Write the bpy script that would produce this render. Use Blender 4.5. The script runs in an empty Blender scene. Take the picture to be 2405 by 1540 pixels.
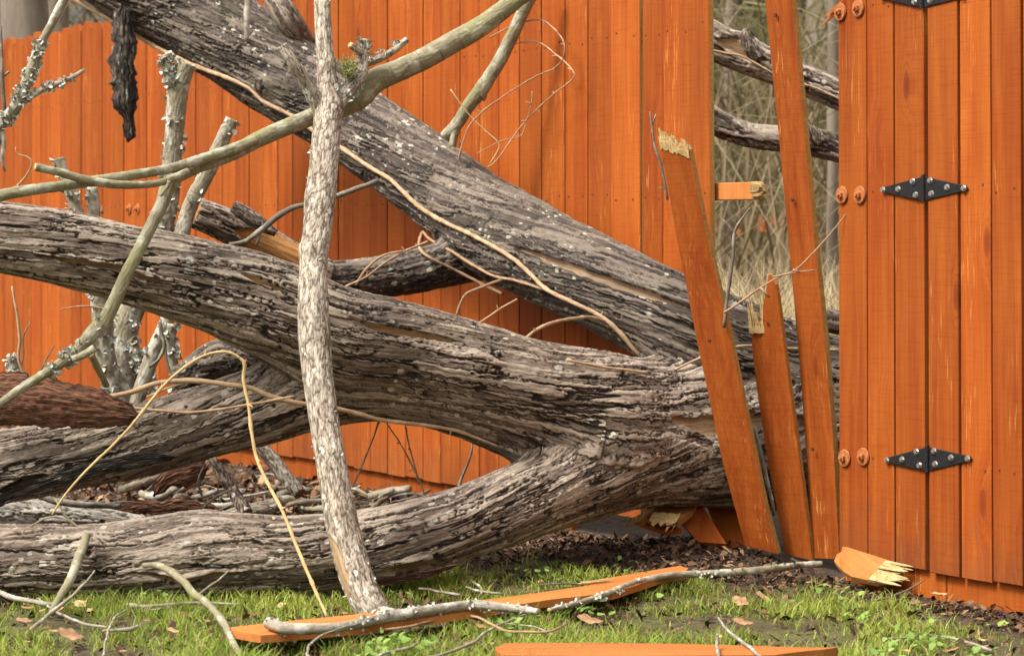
import bpy, bmesh, math, random
import numpy as np
from mathutils import Vector, Matrix
random.seed(7); RNG = np.random.default_rng(7)
S = bpy.context.scene; COL = S.collection
# ------------------------------------------------------------------ camera, sky, sun, exposure
F = 5932.0; CX = 1202.5; HY = 543.5; H = 0.93          # focal length, centre and horizon in units of the photograph seen 2405 wide
cam = bpy.data.cameras.new("camera"); camo = bpy.data.objects.new("camera", cam); COL.objects.link(camo)
cam.sensor_width = 22.3; cam.lens = 22.3 * F / 2405; cam.shift_y = -(770 - HY) / 2405
cam.clip_start = 0.1; cam.clip_end = 1000
camo.location = (0, 0, H); camo.rotation_euler = (math.radians(90), 0, 0)
cam.dof.use_dof = True; cam.dof.focus_distance = 6.75; cam.dof.aperture_fstop = 4.0
S.camera = camo
SUN_EL, SUN_AZ = math.radians(52), math.radians(240)     # azimuth clockwise from +Y (behind the camera, a little left)
w = bpy.data.worlds.new("World"); S.world = w; w.use_nodes = True
nt = w.node_tree; nt.nodes.clear()
sky = nt.nodes.new("ShaderNodeTexSky"); sky.sky_type = 'NISHITA'; sky.sun_disc = False
sky.sun_elevation = SUN_EL; sky.sun_rotation = SUN_AZ; sky.dust_density = 4; sky.air_density = 1.5; sky.ozone_density = 0.6
hs = nt.nodes.new("ShaderNodeHueSaturation"); hs.inputs["Saturation"].default_value = 0.22
tint = nt.nodes.new("ShaderNodeMix"); tint.data_type = 'RGBA'; tint.blend_type = 'MULTIPLY'; tint.inputs[0].default_value = 1
tint.inputs[7].default_value = (1.0, 0.97, 0.93, 1)
bg = nt.nodes.new("ShaderNodeBackground"); bg.inputs[1].default_value = 0.145
wo = nt.nodes.new("ShaderNodeOutputWorld")
nt.links.new(sky.outputs[0], hs.inputs["Color"]); nt.links.new(hs.outputs[0], tint.inputs[6])
tc = nt.nodes.new("ShaderNodeTexCoord"); sx = nt.nodes.new("ShaderNodeSeparateXYZ"); mr = nt.nodes.new("ShaderNodeMapRange")   # overcast: brighter overhead than at the horizon
mr.inputs[1].default_value = 0.0; mr.inputs[2].default_value = 0.9; mr.inputs[3].default_value = 0.10; mr.inputs[4].default_value = 1.35
ov = nt.nodes.new("ShaderNodeMix"); ov.data_type = 'RGBA'; ov.blend_type = 'MULTIPLY'; ov.inputs[0].default_value = 1
nt.links.new(tc.outputs["Generated"], sx.inputs[0]); nt.links.new(sx.outputs[2], mr.inputs[0]); nt.links.new(tint.outputs[2], ov.inputs[6]); nt.links.new(mr.outputs[0], ov.inputs[7])
nt.links.new(ov.outputs[2], bg.inputs[0]); nt.links.new(bg.outputs[0], wo.inputs[0])
sl = bpy.data.lights.new("sun", 'SUN'); sl.energy = 1.3; sl.angle = math.radians(11); sl.color = (1, 0.95, 0.87)
so = bpy.data.objects.new("sun", sl); COL.objects.link(so)
sd = Vector((math.sin(SUN_AZ) * math.cos(SUN_EL), math.cos(SUN_AZ) * math.cos(SUN_EL), math.sin(SUN_EL)))
so.rotation_euler = sd.to_track_quat('Z', 'Y').to_euler(); so.location = sd * 30
S.view_settings.view_transform = 'Standard'; S.view_settings.look = 'None'; S.view_settings.gamma = 1
S.view_settings.exposure = 1.3
S.cycles.max_bounces = 6; S.cycles.transparent_max_bounces = 4

# ------------------------------------------------------------------ places
def pt(x, y, Y): return np.array([(x - CX) / F * Y, Y, H - (y - HY) / F * Y])      # photo point at depth Y
def gp(x, y, z=0.0): return pt(x, y, F * (H - z) / (y - HY))                          # photo point at height z
FY0, FX0 = 6.703, (2020 - CX) / F * 6.703                                              # the fence line
PHI = math.atan(F / (CX + 2263)); EA, EB = math.cos(PHI), math.sin(PHI)
FE = np.array([EA, -EB, 0]); FN = np.array([-EB, -EA, 0]); FP = np.array([FX0, FY0, 0])
def fl(x, y=HY, off=0.0):                                                              # (length along fence, height) of a photo point on the fence face
    d = np.array([(x - CX) / F, 1.0, -(y - HY) / F]); t = ((FP + off * FN) @ FN) / (d @ FN)
    p = d * t + np.array([0, 0, H]); return float((p - FP) @ FE), float(p[2])
def fw(l, z, off=0.0): return FP + l * FE + off * FN + np.array([0, 0, z])
FROT = math.atan2(FE[1], FE[0])
def proj(P): return CX + F * P[:, 0] / P[:, 1], HY + F * (H - P[:, 2]) / P[:, 1]

# ------------------------------------------------------------------ objects
def tag(o, label=None, cat=None, group=None, kind=None):
    for k, v in (("label", label), ("category", cat), ("group", group), ("kind", kind)):
        if v: o[k] = v
    return o
def empty(name, loc, label, cat, group=None):
    o = bpy.data.objects.new(name, None); COL.objects.link(o); o.location = [float(v) for v in loc]
    o.empty_display_size = 0.1; return tag(o, label, cat, group)
def link(name, me, parent=None, loc=None, rz=None):
    o = bpy.data.objects.new(name, me); COL.objects.link(o)
    if loc is not None: o.location = [float(v) for v in loc]
    if rz is not None: o.rotation_euler = (0, 0, rz)
    if parent is not None:
        o.parent = parent
        if loc is None:
            o.matrix_parent_inverse = Matrix.Translation(parent.location).inverted()
    return o
def npmesh(name, V, quads=None, tris=None, mats=(), smooth=True, attrs=None, midx=None):
    V = np.asarray(V, np.float32); me = bpy.data.meshes.new(name)
    nq = 0 if quads is None else len(quads); ntri = 0 if tris is None else len(tris)
    me.vertices.add(len(V)); me.vertices.foreach_set("co", V.ravel())
    li = []; ls = []
    if nq: li.append(np.asarray(quads, np.int32).ravel()); ls.append(np.arange(nq, dtype=np.int32) * 4)
    if ntri: li.append(np.asarray(tris, np.int32).ravel()); ls.append(nq * 4 + np.arange(ntri, dtype=np.int32) * 3)
    li = np.concatenate(li); ls = np.concatenate(ls)
    me.loops.add(len(li)); me.loops.foreach_set("vertex_index", li)
    me.polygons.add(len(ls)); me.polygons.foreach_set("loop_start", ls)
    me.polygons.foreach_set("use_smooth", np.full(len(ls), smooth))
    for m in mats: me.materials.append(m)
    if midx is not None: me.polygons.foreach_set("material_index", np.asarray(midx, np.int32))
    for k, a in (attrs or {}).items():
        a = np.asarray(a, np.float32)
        if a.ndim == 1: me.attributes.new(k, 'FLOAT', 'POINT').data.foreach_set("value", a)
        else: me.attributes.new(k, 'FLOAT_VECTOR', 'POINT').data.foreach_set("vector", a.ravel())
    me.update(calc_edges=True); return me
def bmmesh(name, bm, mats, smooth=False):
    me = bpy.data.meshes.new(name); bm.normal_update(); bm.to_mesh(me); bm.free()
    for m in mats: me.materials.append(m)
    if smooth: me.polygons.foreach_set("use_smooth", np.full(len(me.polygons), True))
    return me

# ------------------------------------------------------------------ noise
def _h(i, j, k, s):
    n = (i.astype(np.int64) * 374761393 + j.astype(np.int64) * 668265263 + k.astype(np.int64) * 2147483647 + s * 974634543) & 0xffffffff
    n = ((n ^ (n >> 13)) * 1274126177) & 0xffffffff
    n = ((n ^ (n >> 16)) * 2246822519) & 0xffffffff
    return ((n ^ (n >> 15)) & 0xffffff) / float(0xffffff)
def vn(p, s=0):
    i = np.floor(p).astype(np.int64); f = p - i; f = f * f * f * (f * (f * 6 - 15) + 10); r = 0
    for a in (0, 1):
        for b in (0, 1):
            for c in (0, 1):
                wgt = (f[:, 0] if a else 1 - f[:, 0]) * (f[:, 1] if b else 1 - f[:, 1]) * (f[:, 2] if c else 1 - f[:, 2])
                r = r + wgt * _h(i[:, 0] + a, i[:, 1] + b, i[:, 2] + c, s)
    return r * 2 - 1
def fbm(p, o=3, s=0):
    r = 0; a = 1; t = 0
    for k in range(o): r = r + a * vn(p * 2 ** k, s + k); t += a; a *= .5
    return r / t
def worley(p, s=0):
    i = np.floor(p).astype(np.int64); n = len(p)
    f1 = np.full(n, 9.); f2 = np.full(n, 9.); cid = np.zeros(n); dx = np.zeros(n)
    for a in (-1, 0, 1):
        for b in (-1, 0, 1):
            for c in (-1, 0, 1):
                I, J, K = i[:, 0] + a, i[:, 1] + b, i[:, 2] + c
                q0 = I + _h(I, J, K, s) - p[:, 0]; q1 = J + _h(I, J, K, s + 1) - p[:, 1]; q2 = K + _h(I, J, K, s + 2) - p[:, 2]
                d = np.sqrt(q0 * q0 + q1 * q1 + q2 * q2)
                nw = d < f1
                f2 = np.where(nw, f1, np.minimum(f2, d)); cid = np.where(nw, _h(I, J, K, s + 3), cid); dx = np.where(nw, -q0, dx); f1 = np.where(nw, d, f1)
    return f1, f2, cid, dx
def sst(x, a, b):
    t = np.clip((x - a) / (b - a), 0, 1); return t * t * (3 - 2 * t)

# ------------------------------------------------------------------ materials
class NT:
    def __init__(s, name):
        s.m = bpy.data.materials.new(name); s.m.use_nodes = True; s.t = s.m.node_tree; s.t.nodes.clear()
        s.out = s.n("ShaderNodeOutputMaterial"); s.b = s.n("ShaderNodeBsdfPrincipled"); s.l(s.b.outputs[0], s.out.inputs[0])
        s.b.inputs["Specular IOR Level"].default_value = 0.3
    def n(s, t, **k):
        o = s.t.nodes.new(t)
        for a, v in k.items(): setattr(o, a, v)
        return o
    def l(s, a, b): s.t.links.new(a, b)
    def put(s, sock, v):
        if hasattr(v, "links"): s.l(v, sock)
        elif v is not None: sock.default_value = (*v, 1) if isinstance(v, tuple) and len(v) == 3 and sock.type == 'RGBA' else v
    def attr(s, name, out="Vector"):
        a = s.n("ShaderNodeAttribute"); a.attribute_name = name; return a.outputs[out]
    def vec(s, v, scale, add=None):
        m = s.n("ShaderNodeVectorMath", operation='MULTIPLY'); s.put(m.inputs[0], v); m.inputs[1].default_value = scale
        if add is None: return m.outputs[0]
        a = s.n("ShaderNodeVectorMath", operation='ADD'); s.l(m.outputs[0], a.inputs[0]); s.put(a.inputs[1], add); return a.outputs[0]
    def noise(s, v, sc, det=3, rough=.55, dist=0):
        o = s.n("ShaderNodeTexNoise"); s.put(o.inputs["Vector"], v); o.inputs["Scale"].default_value = sc
        o.inputs["Detail"].default_value = det; o.inputs["Roughness"].default_value = rough; o.inputs["Distortion"].default_value = dist; return o.outputs[0]
    def vor(s, v, sc, feat='F1', out="Distance", rnd=1):
        o = s.n("ShaderNodeTexVoronoi"); o.feature = feat; s.put(o.inputs["Vector"], v); o.inputs["Scale"].default_value = sc
        o.inputs["Randomness"].default_value = rnd; return o.outputs[out]
    def ramp(s, f, stops):
        r = s.n("ShaderNodeValToRGB"); s.put(r.inputs[0], f); e = r.color_ramp.elements
        while len(e) < len(stops): e.new(.5)
        for el, (p, c) in zip(e, stops):
            el.position = p; el.color = (c, c, c, 1) if isinstance(c, (int, float)) else (*c, 1)
        return r.outputs[0]
    def mix(s, f, a, b, mode='MIX'):
        m = s.n("ShaderNodeMix"); m.data_type = 'RGBA'; m.blend_type = mode
        s.put(m.inputs[0], f); s.put(m.inputs[6], a); s.put(m.inputs[7], b); return m.outputs[2]
    def math(s, op, a, b=None):
        m = s.n("ShaderNodeMath", operation=op); s.put(m.inputs[0], a)
        if b is not None: s.put(m.inputs[1], b)
        return m.outputs[0]
    def sep(s, v):
        m = s.n("ShaderNodeSeparateXYZ"); s.l(v, m.inputs[0]); return m.outputs
    def bump(s, h, d, st=1.0, prev=None):
        b = s.n("ShaderNodeBump"); s.l(h, b.inputs["Height"]); b.inputs["Distance"].default_value = d; b.inputs["Strength"].default_value = st
        if prev is not None: s.l(prev, b.inputs["Normal"])
        return b.outputs[0]
    def fin(s, col, rough=.8, normal=None):
        s.put(s.b.inputs["Base Color"], col); s.put(s.b.inputs["Roughness"], rough)
        if normal is not None: s.l(normal, s.b.inputs["Normal"])
        return s.m
def objco(t): return t.n("ShaderNodeTexCoord").outputs["Object"]

def m_stain(name, dark=(.185, .025, .0035), mid=(.315, .060, .007), light=(.445, .125, .017), fleck=.95, dirt=0):
    t = NT(name); rnd = t.n("ShaderNodeObjectInfo").outputs["Random"]
    sh = t.n("ShaderNodeCombineXYZ"); r1 = t.math('MULTIPLY', rnd, 37.0); r2 = t.math('MULTIPLY', rnd, 91.0); t.l(r1, sh.inputs[0]); t.l(r2, sh.inputs[2])
    o = t.vec(objco(t), (1, 1, 1), sh.outputs[0])
    kv = t.vec(o, (7.5, .01, 2.6)); kd = t.vor(kv, 1.0); kc = t.sep(t.vor(kv, 1.0, out="Color"))[0]
    kon = t.math('GREATER_THAN', kc, .42)
    kn = t.math('MULTIPLY', t.ramp(kd, [(.0, 1), (.05, 1), (.13, 0)]), kon)
    kw = t.math('MULTIPLY', t.ramp(kd, [(.0, 1), (.34, 0)]), kon)
    gw = t.n("ShaderNodeCombineXYZ"); t.l(t.math('MULTIPLY', kw, .05), gw.inputs[0])
    og = t.vec(o, (1, 1, 1), gw.outputs[0])
    g1 = t.noise(t.vec(og, (34, 34, 1.1)), 1, 4, .6, .4); g2 = t.noise(t.vec(og, (190, 190, 4)), 1, 3, .6)
    pch = t.noise(t.vec(o, (5, 5, 1.6)), 1, 3, .5, .3)
    c = t.mix(t.ramp(g1, [(.3, 0), (.7, 1)]), dark, light); c = t.mix(.38, c, mid)
    c = t.mix(t.ramp(pch, [(.35, .0), (.7, .55)]), c, light)
    c = t.mix(t.math('MULTIPLY', t.ramp(g2, [(.35, 1), (.6, 0)]), .35), c, dark)
    rings = t.math('MULTIPLY', t.ramp(t.math('SINE', t.math('MULTIPLY', kd, 95.0)), [(.2, 0), (.9, 1)]), kw)
    c = t.mix(t.math('MULTIPLY', rings, .45), c, dark)
    c = t.mix(t.math('MULTIPLY', kn, .8), c, (.15, .028, .008))
    fl1 = t.ramp(t.noise(t.vec(o, (150, 150, 9)), 1, 2, .5), [(.58, 0), (.68, 1)])
    fl2 = t.ramp(t.noise(t.vec(o, (9, 9, 2.0), (3.3, 1, 7)), 1, 3, .55), [(.52, 0), (.7, 1)])
    c = t.mix(t.math('MULTIPLY', t.math('MULTIPLY', fl1, fl2), fleck), c, (.66, .30, .08))
    hair = t.ramp(t.noise(t.vec(o, (8, 8, 260)), 1, 2, .5), [(.38, 1), (.46, 0)])
    c = t.mix(t.math('MULTIPLY', hair, .22), c, dark)
    if dirt:
        zz = t.sep(objco(t))[2]; sp = t.math('ADD', zz, t.math('MULTIPLY', t.math('SUBTRACT', t.noise(t.vec(o, (16, 16, 9)), 1, 4, .65), .5), .5))
        c = t.mix(t.math('MULTIPLY', t.ramp(sp, [(.0, 1), (.16, 0)]), dirt), c, (.085, .050, .030))
        c = t.mix(t.math('MULTIPLY', t.ramp(t.noise(t.vec(o, (11, 11, .9), (9, 2, 4)), 1, 4, .6, .5), [(.54, 0), (.74, 1)]), .45), c, (.20, .035, .008))
    val = t.n("ShaderNodeMapRange"); t.l(t.sep(t.vor(sh.outputs[0], 3.0, out="Color"))[1], val.inputs[0]); val.inputs[3].default_value = .80; val.inputs[4].default_value = 1.08
    hv = t.n("ShaderNodeHueSaturation"); t.l(c, hv.inputs["Color"]); t.l(val.outputs[0], hv.inputs["Value"])
    b = t.bump(g1, .0015, .5); b = t.bump(g2, .0006, .6, b); b = t.bump(kn, .002, -.5, b)
    t.b.inputs["Specular IOR Level"].default_value = .15
    return t.fin(hv.outputs[0], t.ramp(g2, [(.3, .62), (.7, .8)]), b)
def m_raw(name, c1=(.30, .185, .065), c2=(.56, .42, .20)):
    t = NT(name); o = objco(t); g = t.noise(t.vec(o, (120, 120, 14)), 1, 3, .6); g2 = t.noise(t.vec(o, (14, 14, 120)), 1, 3, .6)
    c = t.mix(t.ramp(t.math('MAXIMUM', g, g2), [(.4, 0), (.7, 1)]), c1, c2); return t.fin(c, .8, t.bump(g, .001, .8))
def m_bark(name, crack=(.028, .019, .013), mid=(.128, .094, .069), top=(.42, .345, .27), lich=(.52, .48, .39), lichen=.5, moss=.15, wood=(.50, .33, .18), pw=.62):
    t = NT(name); bk = t.sep(t.attr("bk")); co = t.attr("co"); wd = t.attr("wd", "Fac")
    st = t.vec(co, (18, 75, 75)); n1 = t.noise(st, 1, 5, .62, .5); n2 = t.noise(t.vec(co, (40, 40, 40)), 1, 4, .6)
    n3 = t.noise(t.vec(co, (5.5, 9, 9)), 1, 3, .5)
    f = t.math('ADD', t.math('ADD', t.math('MULTIPLY', bk[0], pw), (.62 - pw) * .8), t.math('MULTIPLY', t.math('SUBTRACT', n1, .5), .9))
    f = t.math('ADD', f, t.math('MULTIPLY', t.math('SUBTRACT', bk[1], .5), .30))
    f = t.math('ADD', f, t.math('MULTIPLY', t.math('SUBTRACT', n3, .5), .55))
    fc = t.noise(t.vec(co, (13, 120, 120)), 1, 2, .5, .7); fl_ = t.ramp(t.math('ABSOLUTE', t.math('SUBTRACT', fc, .5)), [(.0, 1), (.022, 0)])
    fl_ = t.math('MULTIPLY', fl_, t.ramp(n3, [(.4, .2), (.6, 1)])); f = t.math('SUBTRACT', f, t.math('MULTIPLY', fl_, .44))
    c = t.ramp(f, [(.12, crack), (.44, mid), (.66, tuple(.5 * a + .5 * b for a, b in zip(mid, top))), (.90, top)])
    # warm brown flush where old plates broke away
    c = t.mix(t.math('MULTIPLY', t.ramp(n2, [(.55, 0), (.75, 1)]), .20), c, (.20, .115, .06))
    # crustose lichen discs on the plates
    lv = t.vor(t.vec(co, (40, 62, 62), None), 1.0); lc = t.sep(t.vor(t.vec(co, (40, 62, 62)), 1.0, out="Color"))
    lz = t.ramp(t.noise(t.vec(co, (6, 11, 11)), 1, 2, .5), [(.40, 0), (.54, 1)])
    lm = t.math('MULTIPLY', t.math('MULTIPLY', t.math('LESS_THAN', t.math('ADD', lv, t.math('MULTIPLY', t.math('SUBTRACT', n2, .5), 1.1)), t.math('MULTIPLY', t.math('POWER', lc[1], 1.8), .52)), t.math('GREATER_THAN', lc[0], 1 - lichen)), lz)
    lm = t.math('MULTIPLY', lm, t.ramp(bk[0], [(.25, 0), (.5, 1)]))
    c = t.mix(t.math('MULTIPLY', lm, .9), c, t.mix(lc[2], lich, tuple(x * .72 for x in lich)))
    mm = t.math('MULTIPLY', t.ramp(t.noise(t.vec(co, (4, 7, 7), (5, 5, 5)), 1, 3, .6), [(.55, 0), (.72, 1)]), moss)
    c = t.mix(mm, c, (.15, .15, .06))
    wc = t.mix(t.ramp(t.noise(t.vec(co, (14, 130, 130)), 1, 4, .6), [(.3, 0), (.7, 1)]), tuple(x * .5 for x in wood), wood)
    c = t.mix(t.ramp(wd, [(.35, 0), (.6, 1)]), c, wc)
    b = t.bump(n1, .007, .9); b = t.bump(n2, .003, .8, b); b = t.bump(fl_, .004, -.7, b); b = t.bump(lm, .0012, .6, b)
    t.b.inputs["Specular IOR Level"].default_value = .35
    return t.fin(c, t.ramp(n1, [(.3, .72), (.7, .9)]), b)
def m_simple(name, c1, c2, sc=(60, 60, 60), rough=.8, bump=.001, spec=.3, metal=0, src=None, lo=.35, hi=.65):
    t = NT(name); o = t.attr(src) if src else objco(t); n = t.noise(t.vec(o, sc), 1, 4, .6, .2)
    c = t.mix(t.ramp(n, [(lo, 0), (hi, 1)]), c1, c2); t.b.inputs["Specular IOR Level"].default_value = spec; t.b.inputs["Metallic"].default_value = metal
    return t.fin(c, rough, t.bump(n, bump, .8) if bump else None)
def m_twig(name, c1, c2, lich=(.60, .60, .52), amt=.5, green=.3):
    t = NT(name); co = t.attr("co"); n = t.noise(t.vec(co, (30, 60, 60)), 1, 4, .6); n2 = t.noise(t.vec(co, (16, 22, 22)), 1, 3, .6)
    c = t.mix(t.ramp(n, [(.3, 0), (.7, 1)]), c1, c2)
    c = t.mix(t.math('MULTIPLY', t.ramp(t.noise(t.vec(co, (9, 14, 14), (4, 4, 4)), 1, 2, .5), [(.45, 0), (.65, 1)]), green), c, (.20, .20, .08))
    c = t.mix(t.math('MULTIPLY', t.ramp(n2, [(.53, 0), (.60, 1)]), amt), c, lich)
    ring = t.ramp(t.noise(t.vec(co, (160, 12, 12)), 1, 2, .5), [(.30, 1), (.38, 0)])
    c = t.mix(t.math('MULTIPLY', ring, .5), c, tuple(x * .35 for x in c1))
    return t.fin(c, .82, t.bump(n, .002, .8))
def m_blade(name, sat=1.0, lo=(.115, .19, .022), hi=(.49, .56, .10), tr=.4):
    t = NT(name); v = t.attr("vr", "Fac"); c = t.ramp(v, [(0, (.30, .23, .09)), (.10, (.34, .30, .11)), (.14, lo), (1, hi)])
    t.fin(c, .6); tl = t.n("ShaderNodeBsdfTranslucent"); t.l(c, tl.inputs[0]); mx = t.n("ShaderNodeMixShader"); mx.inputs[0].default_value = tr
    t.l(t.b.outputs[0], mx.inputs[1]); t.l(tl.outputs[0], mx.inputs[2]); t.l(mx.outputs[0], t.out.inputs[0]); return t.m

STAIN = m_stain("stained_wood"); STAINP = m_stain("stained_picket", dirt=.28); STAIN2 = m_stain("stained_wood_fresh", (.33, .098, .020), (.44, .15, .036), (.52, .21, .06), .25)
RAW = m_raw("raw_split_wood"); RAWDULL = m_raw("raw_board_edge", (.30, .15, .035), (.44, .24, .07))
BARK = m_bark("furrowed_bark"); BARKD = m_bark("furrowed_bark_dark", (.020, .015, .012), (.052, .038, .029), (.205, .165, .128), (.46, .43, .34), lichen=.55, wood=(.36, .25, .155))
BARKO = m_bark("half_peeled_bark", wood=(.56, .27, .085))
BARKP = m_bark("pale_branch_bark", (.10, .07, .05), (.31, .26, .195), (.58, .525, .425), (.68, .66, .55), .7, .42, pw=.46)
PEEL = m_simple("peeled_wood", (.20, .085, .025), (.48, .25, .09), (14, 90, 90), .7, .003, src="co")
REDROT = m_simple("red_rotten_bark", (.06, .028, .017), (.30, .135, .075), (28, 190, 60), .9, .012, src="co", lo=.38, hi=.68)
TWIG = m_twig("lichened_twig", (.17, .14, .10), (.33, .29, .21)); TWIGG = m_twig("greenish_branch", (.16, .135, .08), (.29, .255, .165), (.44, .43, .335), .55, .6)
TWIGD = m_twig("dark_twig", (.09, .07, .055), (.19, .16, .125), amt=.2); TWIGW = m_twig("pale_twig", (.17, .14, .105), (.36, .32, .26), (.58, .56, .50), .5, .15)
VINE = m_twig("tan_vine", (.27, .165, .085), (.52, .36, .22), amt=.0, green=.0); VINEY = m_twig("yellow_vine", (.38, .25, .10), (.60, .43, .21), amt=.0, green=.0)
VINEB = m_twig("brown_vine", (.24, .14, .08), (.42, .27, .16), amt=.0, green=.0)
LICH = m_simple("grey_lichen", (.30, .31, .26), (.58, .58, .49), (90, 90, 90), .95, 0)
MOSS = m_simple("green_moss", (.22, .23, .08), (.38, .38, .16), (120, 120, 120), .95, 0)
IRON = m_simple("black_iron", (.006, .006, .007), (.014, .014, .015), (90, 90, 90), .62, .0004, .3)
ZINC = m_simple("zinc_bolt", (.42, .40, .36), (.62, .60, .56), (200, 200, 200), .38, .0004, .5, .85)
RUSTZ = m_simple("stained_washer", (.30, .085, .022), (.44, .17, .065), (150, 150, 150), .6, .0006, .3, .05)
RUST = m_simple("rusty_nail", (.05, .018, .008), (.14, .045, .018), (300, 300, 300), .7, 0)
LEAFM = m_simple("dead_leaf", (.20, .10, .05), (.46, .28, .15), (25, 25, 25), .75, .001)
LEAFP = m_simple("dead_leaf_pale", (.40, .24, .11), (.58, .40, .22), (25, 25, 25), .7, .001)
BLADE = m_blade("grass_blade"); CLOV = m_blade("clover_leaf", lo=(.14, .24, .04), hi=(.27, .41, .09), tr=.3)
DRY = m_simple("dry_grass", (.34, .26, .13), (.62, .51, .32), (3, 3, 3), .8, 0)
BRUSH = m_simple("thicket_twig", (.05, .037, .02), (.25, .185, .10), (.5, .5, .5), .9, 0)
CEDAR = m_simple("cedar_needles", (.045, .050, .018), (.12, .12, .045), (2, 2, 2), .8, 0)
FARBARK = m_simple("grey_tree_bark", (.10, .08, .06), (.24, .20, .155), (9, 9, 1.5), .9, .01)

# ------------------------------------------------------------------ tubes
def spline(P, step):
    P = np.asarray(P, float); seg = np.linalg.norm(np.diff(P[:, :3], axis=0), axis=1); out = []
    A = np.vstack([2 * P[0] - P[1], P, 2 * P[-1] - P[-2]])
    for i in range(len(P) - 1):
        n = max(2, int(round(seg[i] / step))); t = np.linspace(0, 1, n, endpoint=False)[:, None]
        p0, p1, p2, p3 = A[i], A[i + 1], A[i + 2], A[i + 3]
        out.append(.5 * ((2 * p1) + (p2 - p0) * t + (2 * p0 - 5 * p1 + 4 * p2 - p3) * t ** 2 + (3 * p1 - p0 - 3 * p2 + p3) * t ** 3))
    out.append(P[-1:]); return np.vstack(out)
def frames(C):
    T = np.gradient(C, axis=0); T /= np.linalg.norm(T, axis=1)[:, None] + 1e-12
    n = np.cross(T[0], [0.0, 1, 0]); n = n if np.linalg.norm(n) > .1 else np.cross(T[0], [1.0, 0, 0]); N = np.zeros_like(C); N[0] = n / np.linalg.norm(n)
    for i in range(1, len(C)):
        v = N[i - 1] - T[i] * (N[i - 1] @ T[i]); N[i] = v / np.linalg.norm(v)
    return T, N, np.cross(T, N)
def px(path, Y):                                   # photo path [(x, y, r[, depth])] -> world x, y, z, r
    out = []
    for i, p in enumerate(path):
        y = p[3] if len(p) > 3 else (Y(p[0]) if callable(Y) else Y)
        out.append([*pt(p[0], p[1], y), p[2] * y / F])
    return np.array(out)
def gridfaces(n, m, v0=0):
    i = np.arange(n - 1)[:, None] * m; j = np.arange(m)[None, :]; k = (j + 1) % m
    return (np.stack([i + j, i + k, i + m + k, i + m + j], -1).reshape(-1, 4) + v0)
class Limb: pass
STY = {  # plate length, plate width, relief, twist per metre; long furrows (fa) on the big limbs, small plates on thin ones
    'trunk': dict(L=.085, W=.0135, amp=.0090, tw=1.0, fa=(5.2, 78)), 'limb': dict(L=.075, W=.012, amp=.008, tw=.9, fa=(6.5, 86)),
    'pale': dict(L=.036, W=.0090, amp=.0019, tw=.3), 'small': dict(L=.035, W=.009, amp=.0035, tw=.5), 'far': dict(L=.07, W=.014, amp=.009, tw=.6, fa=(6, 55))}
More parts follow.
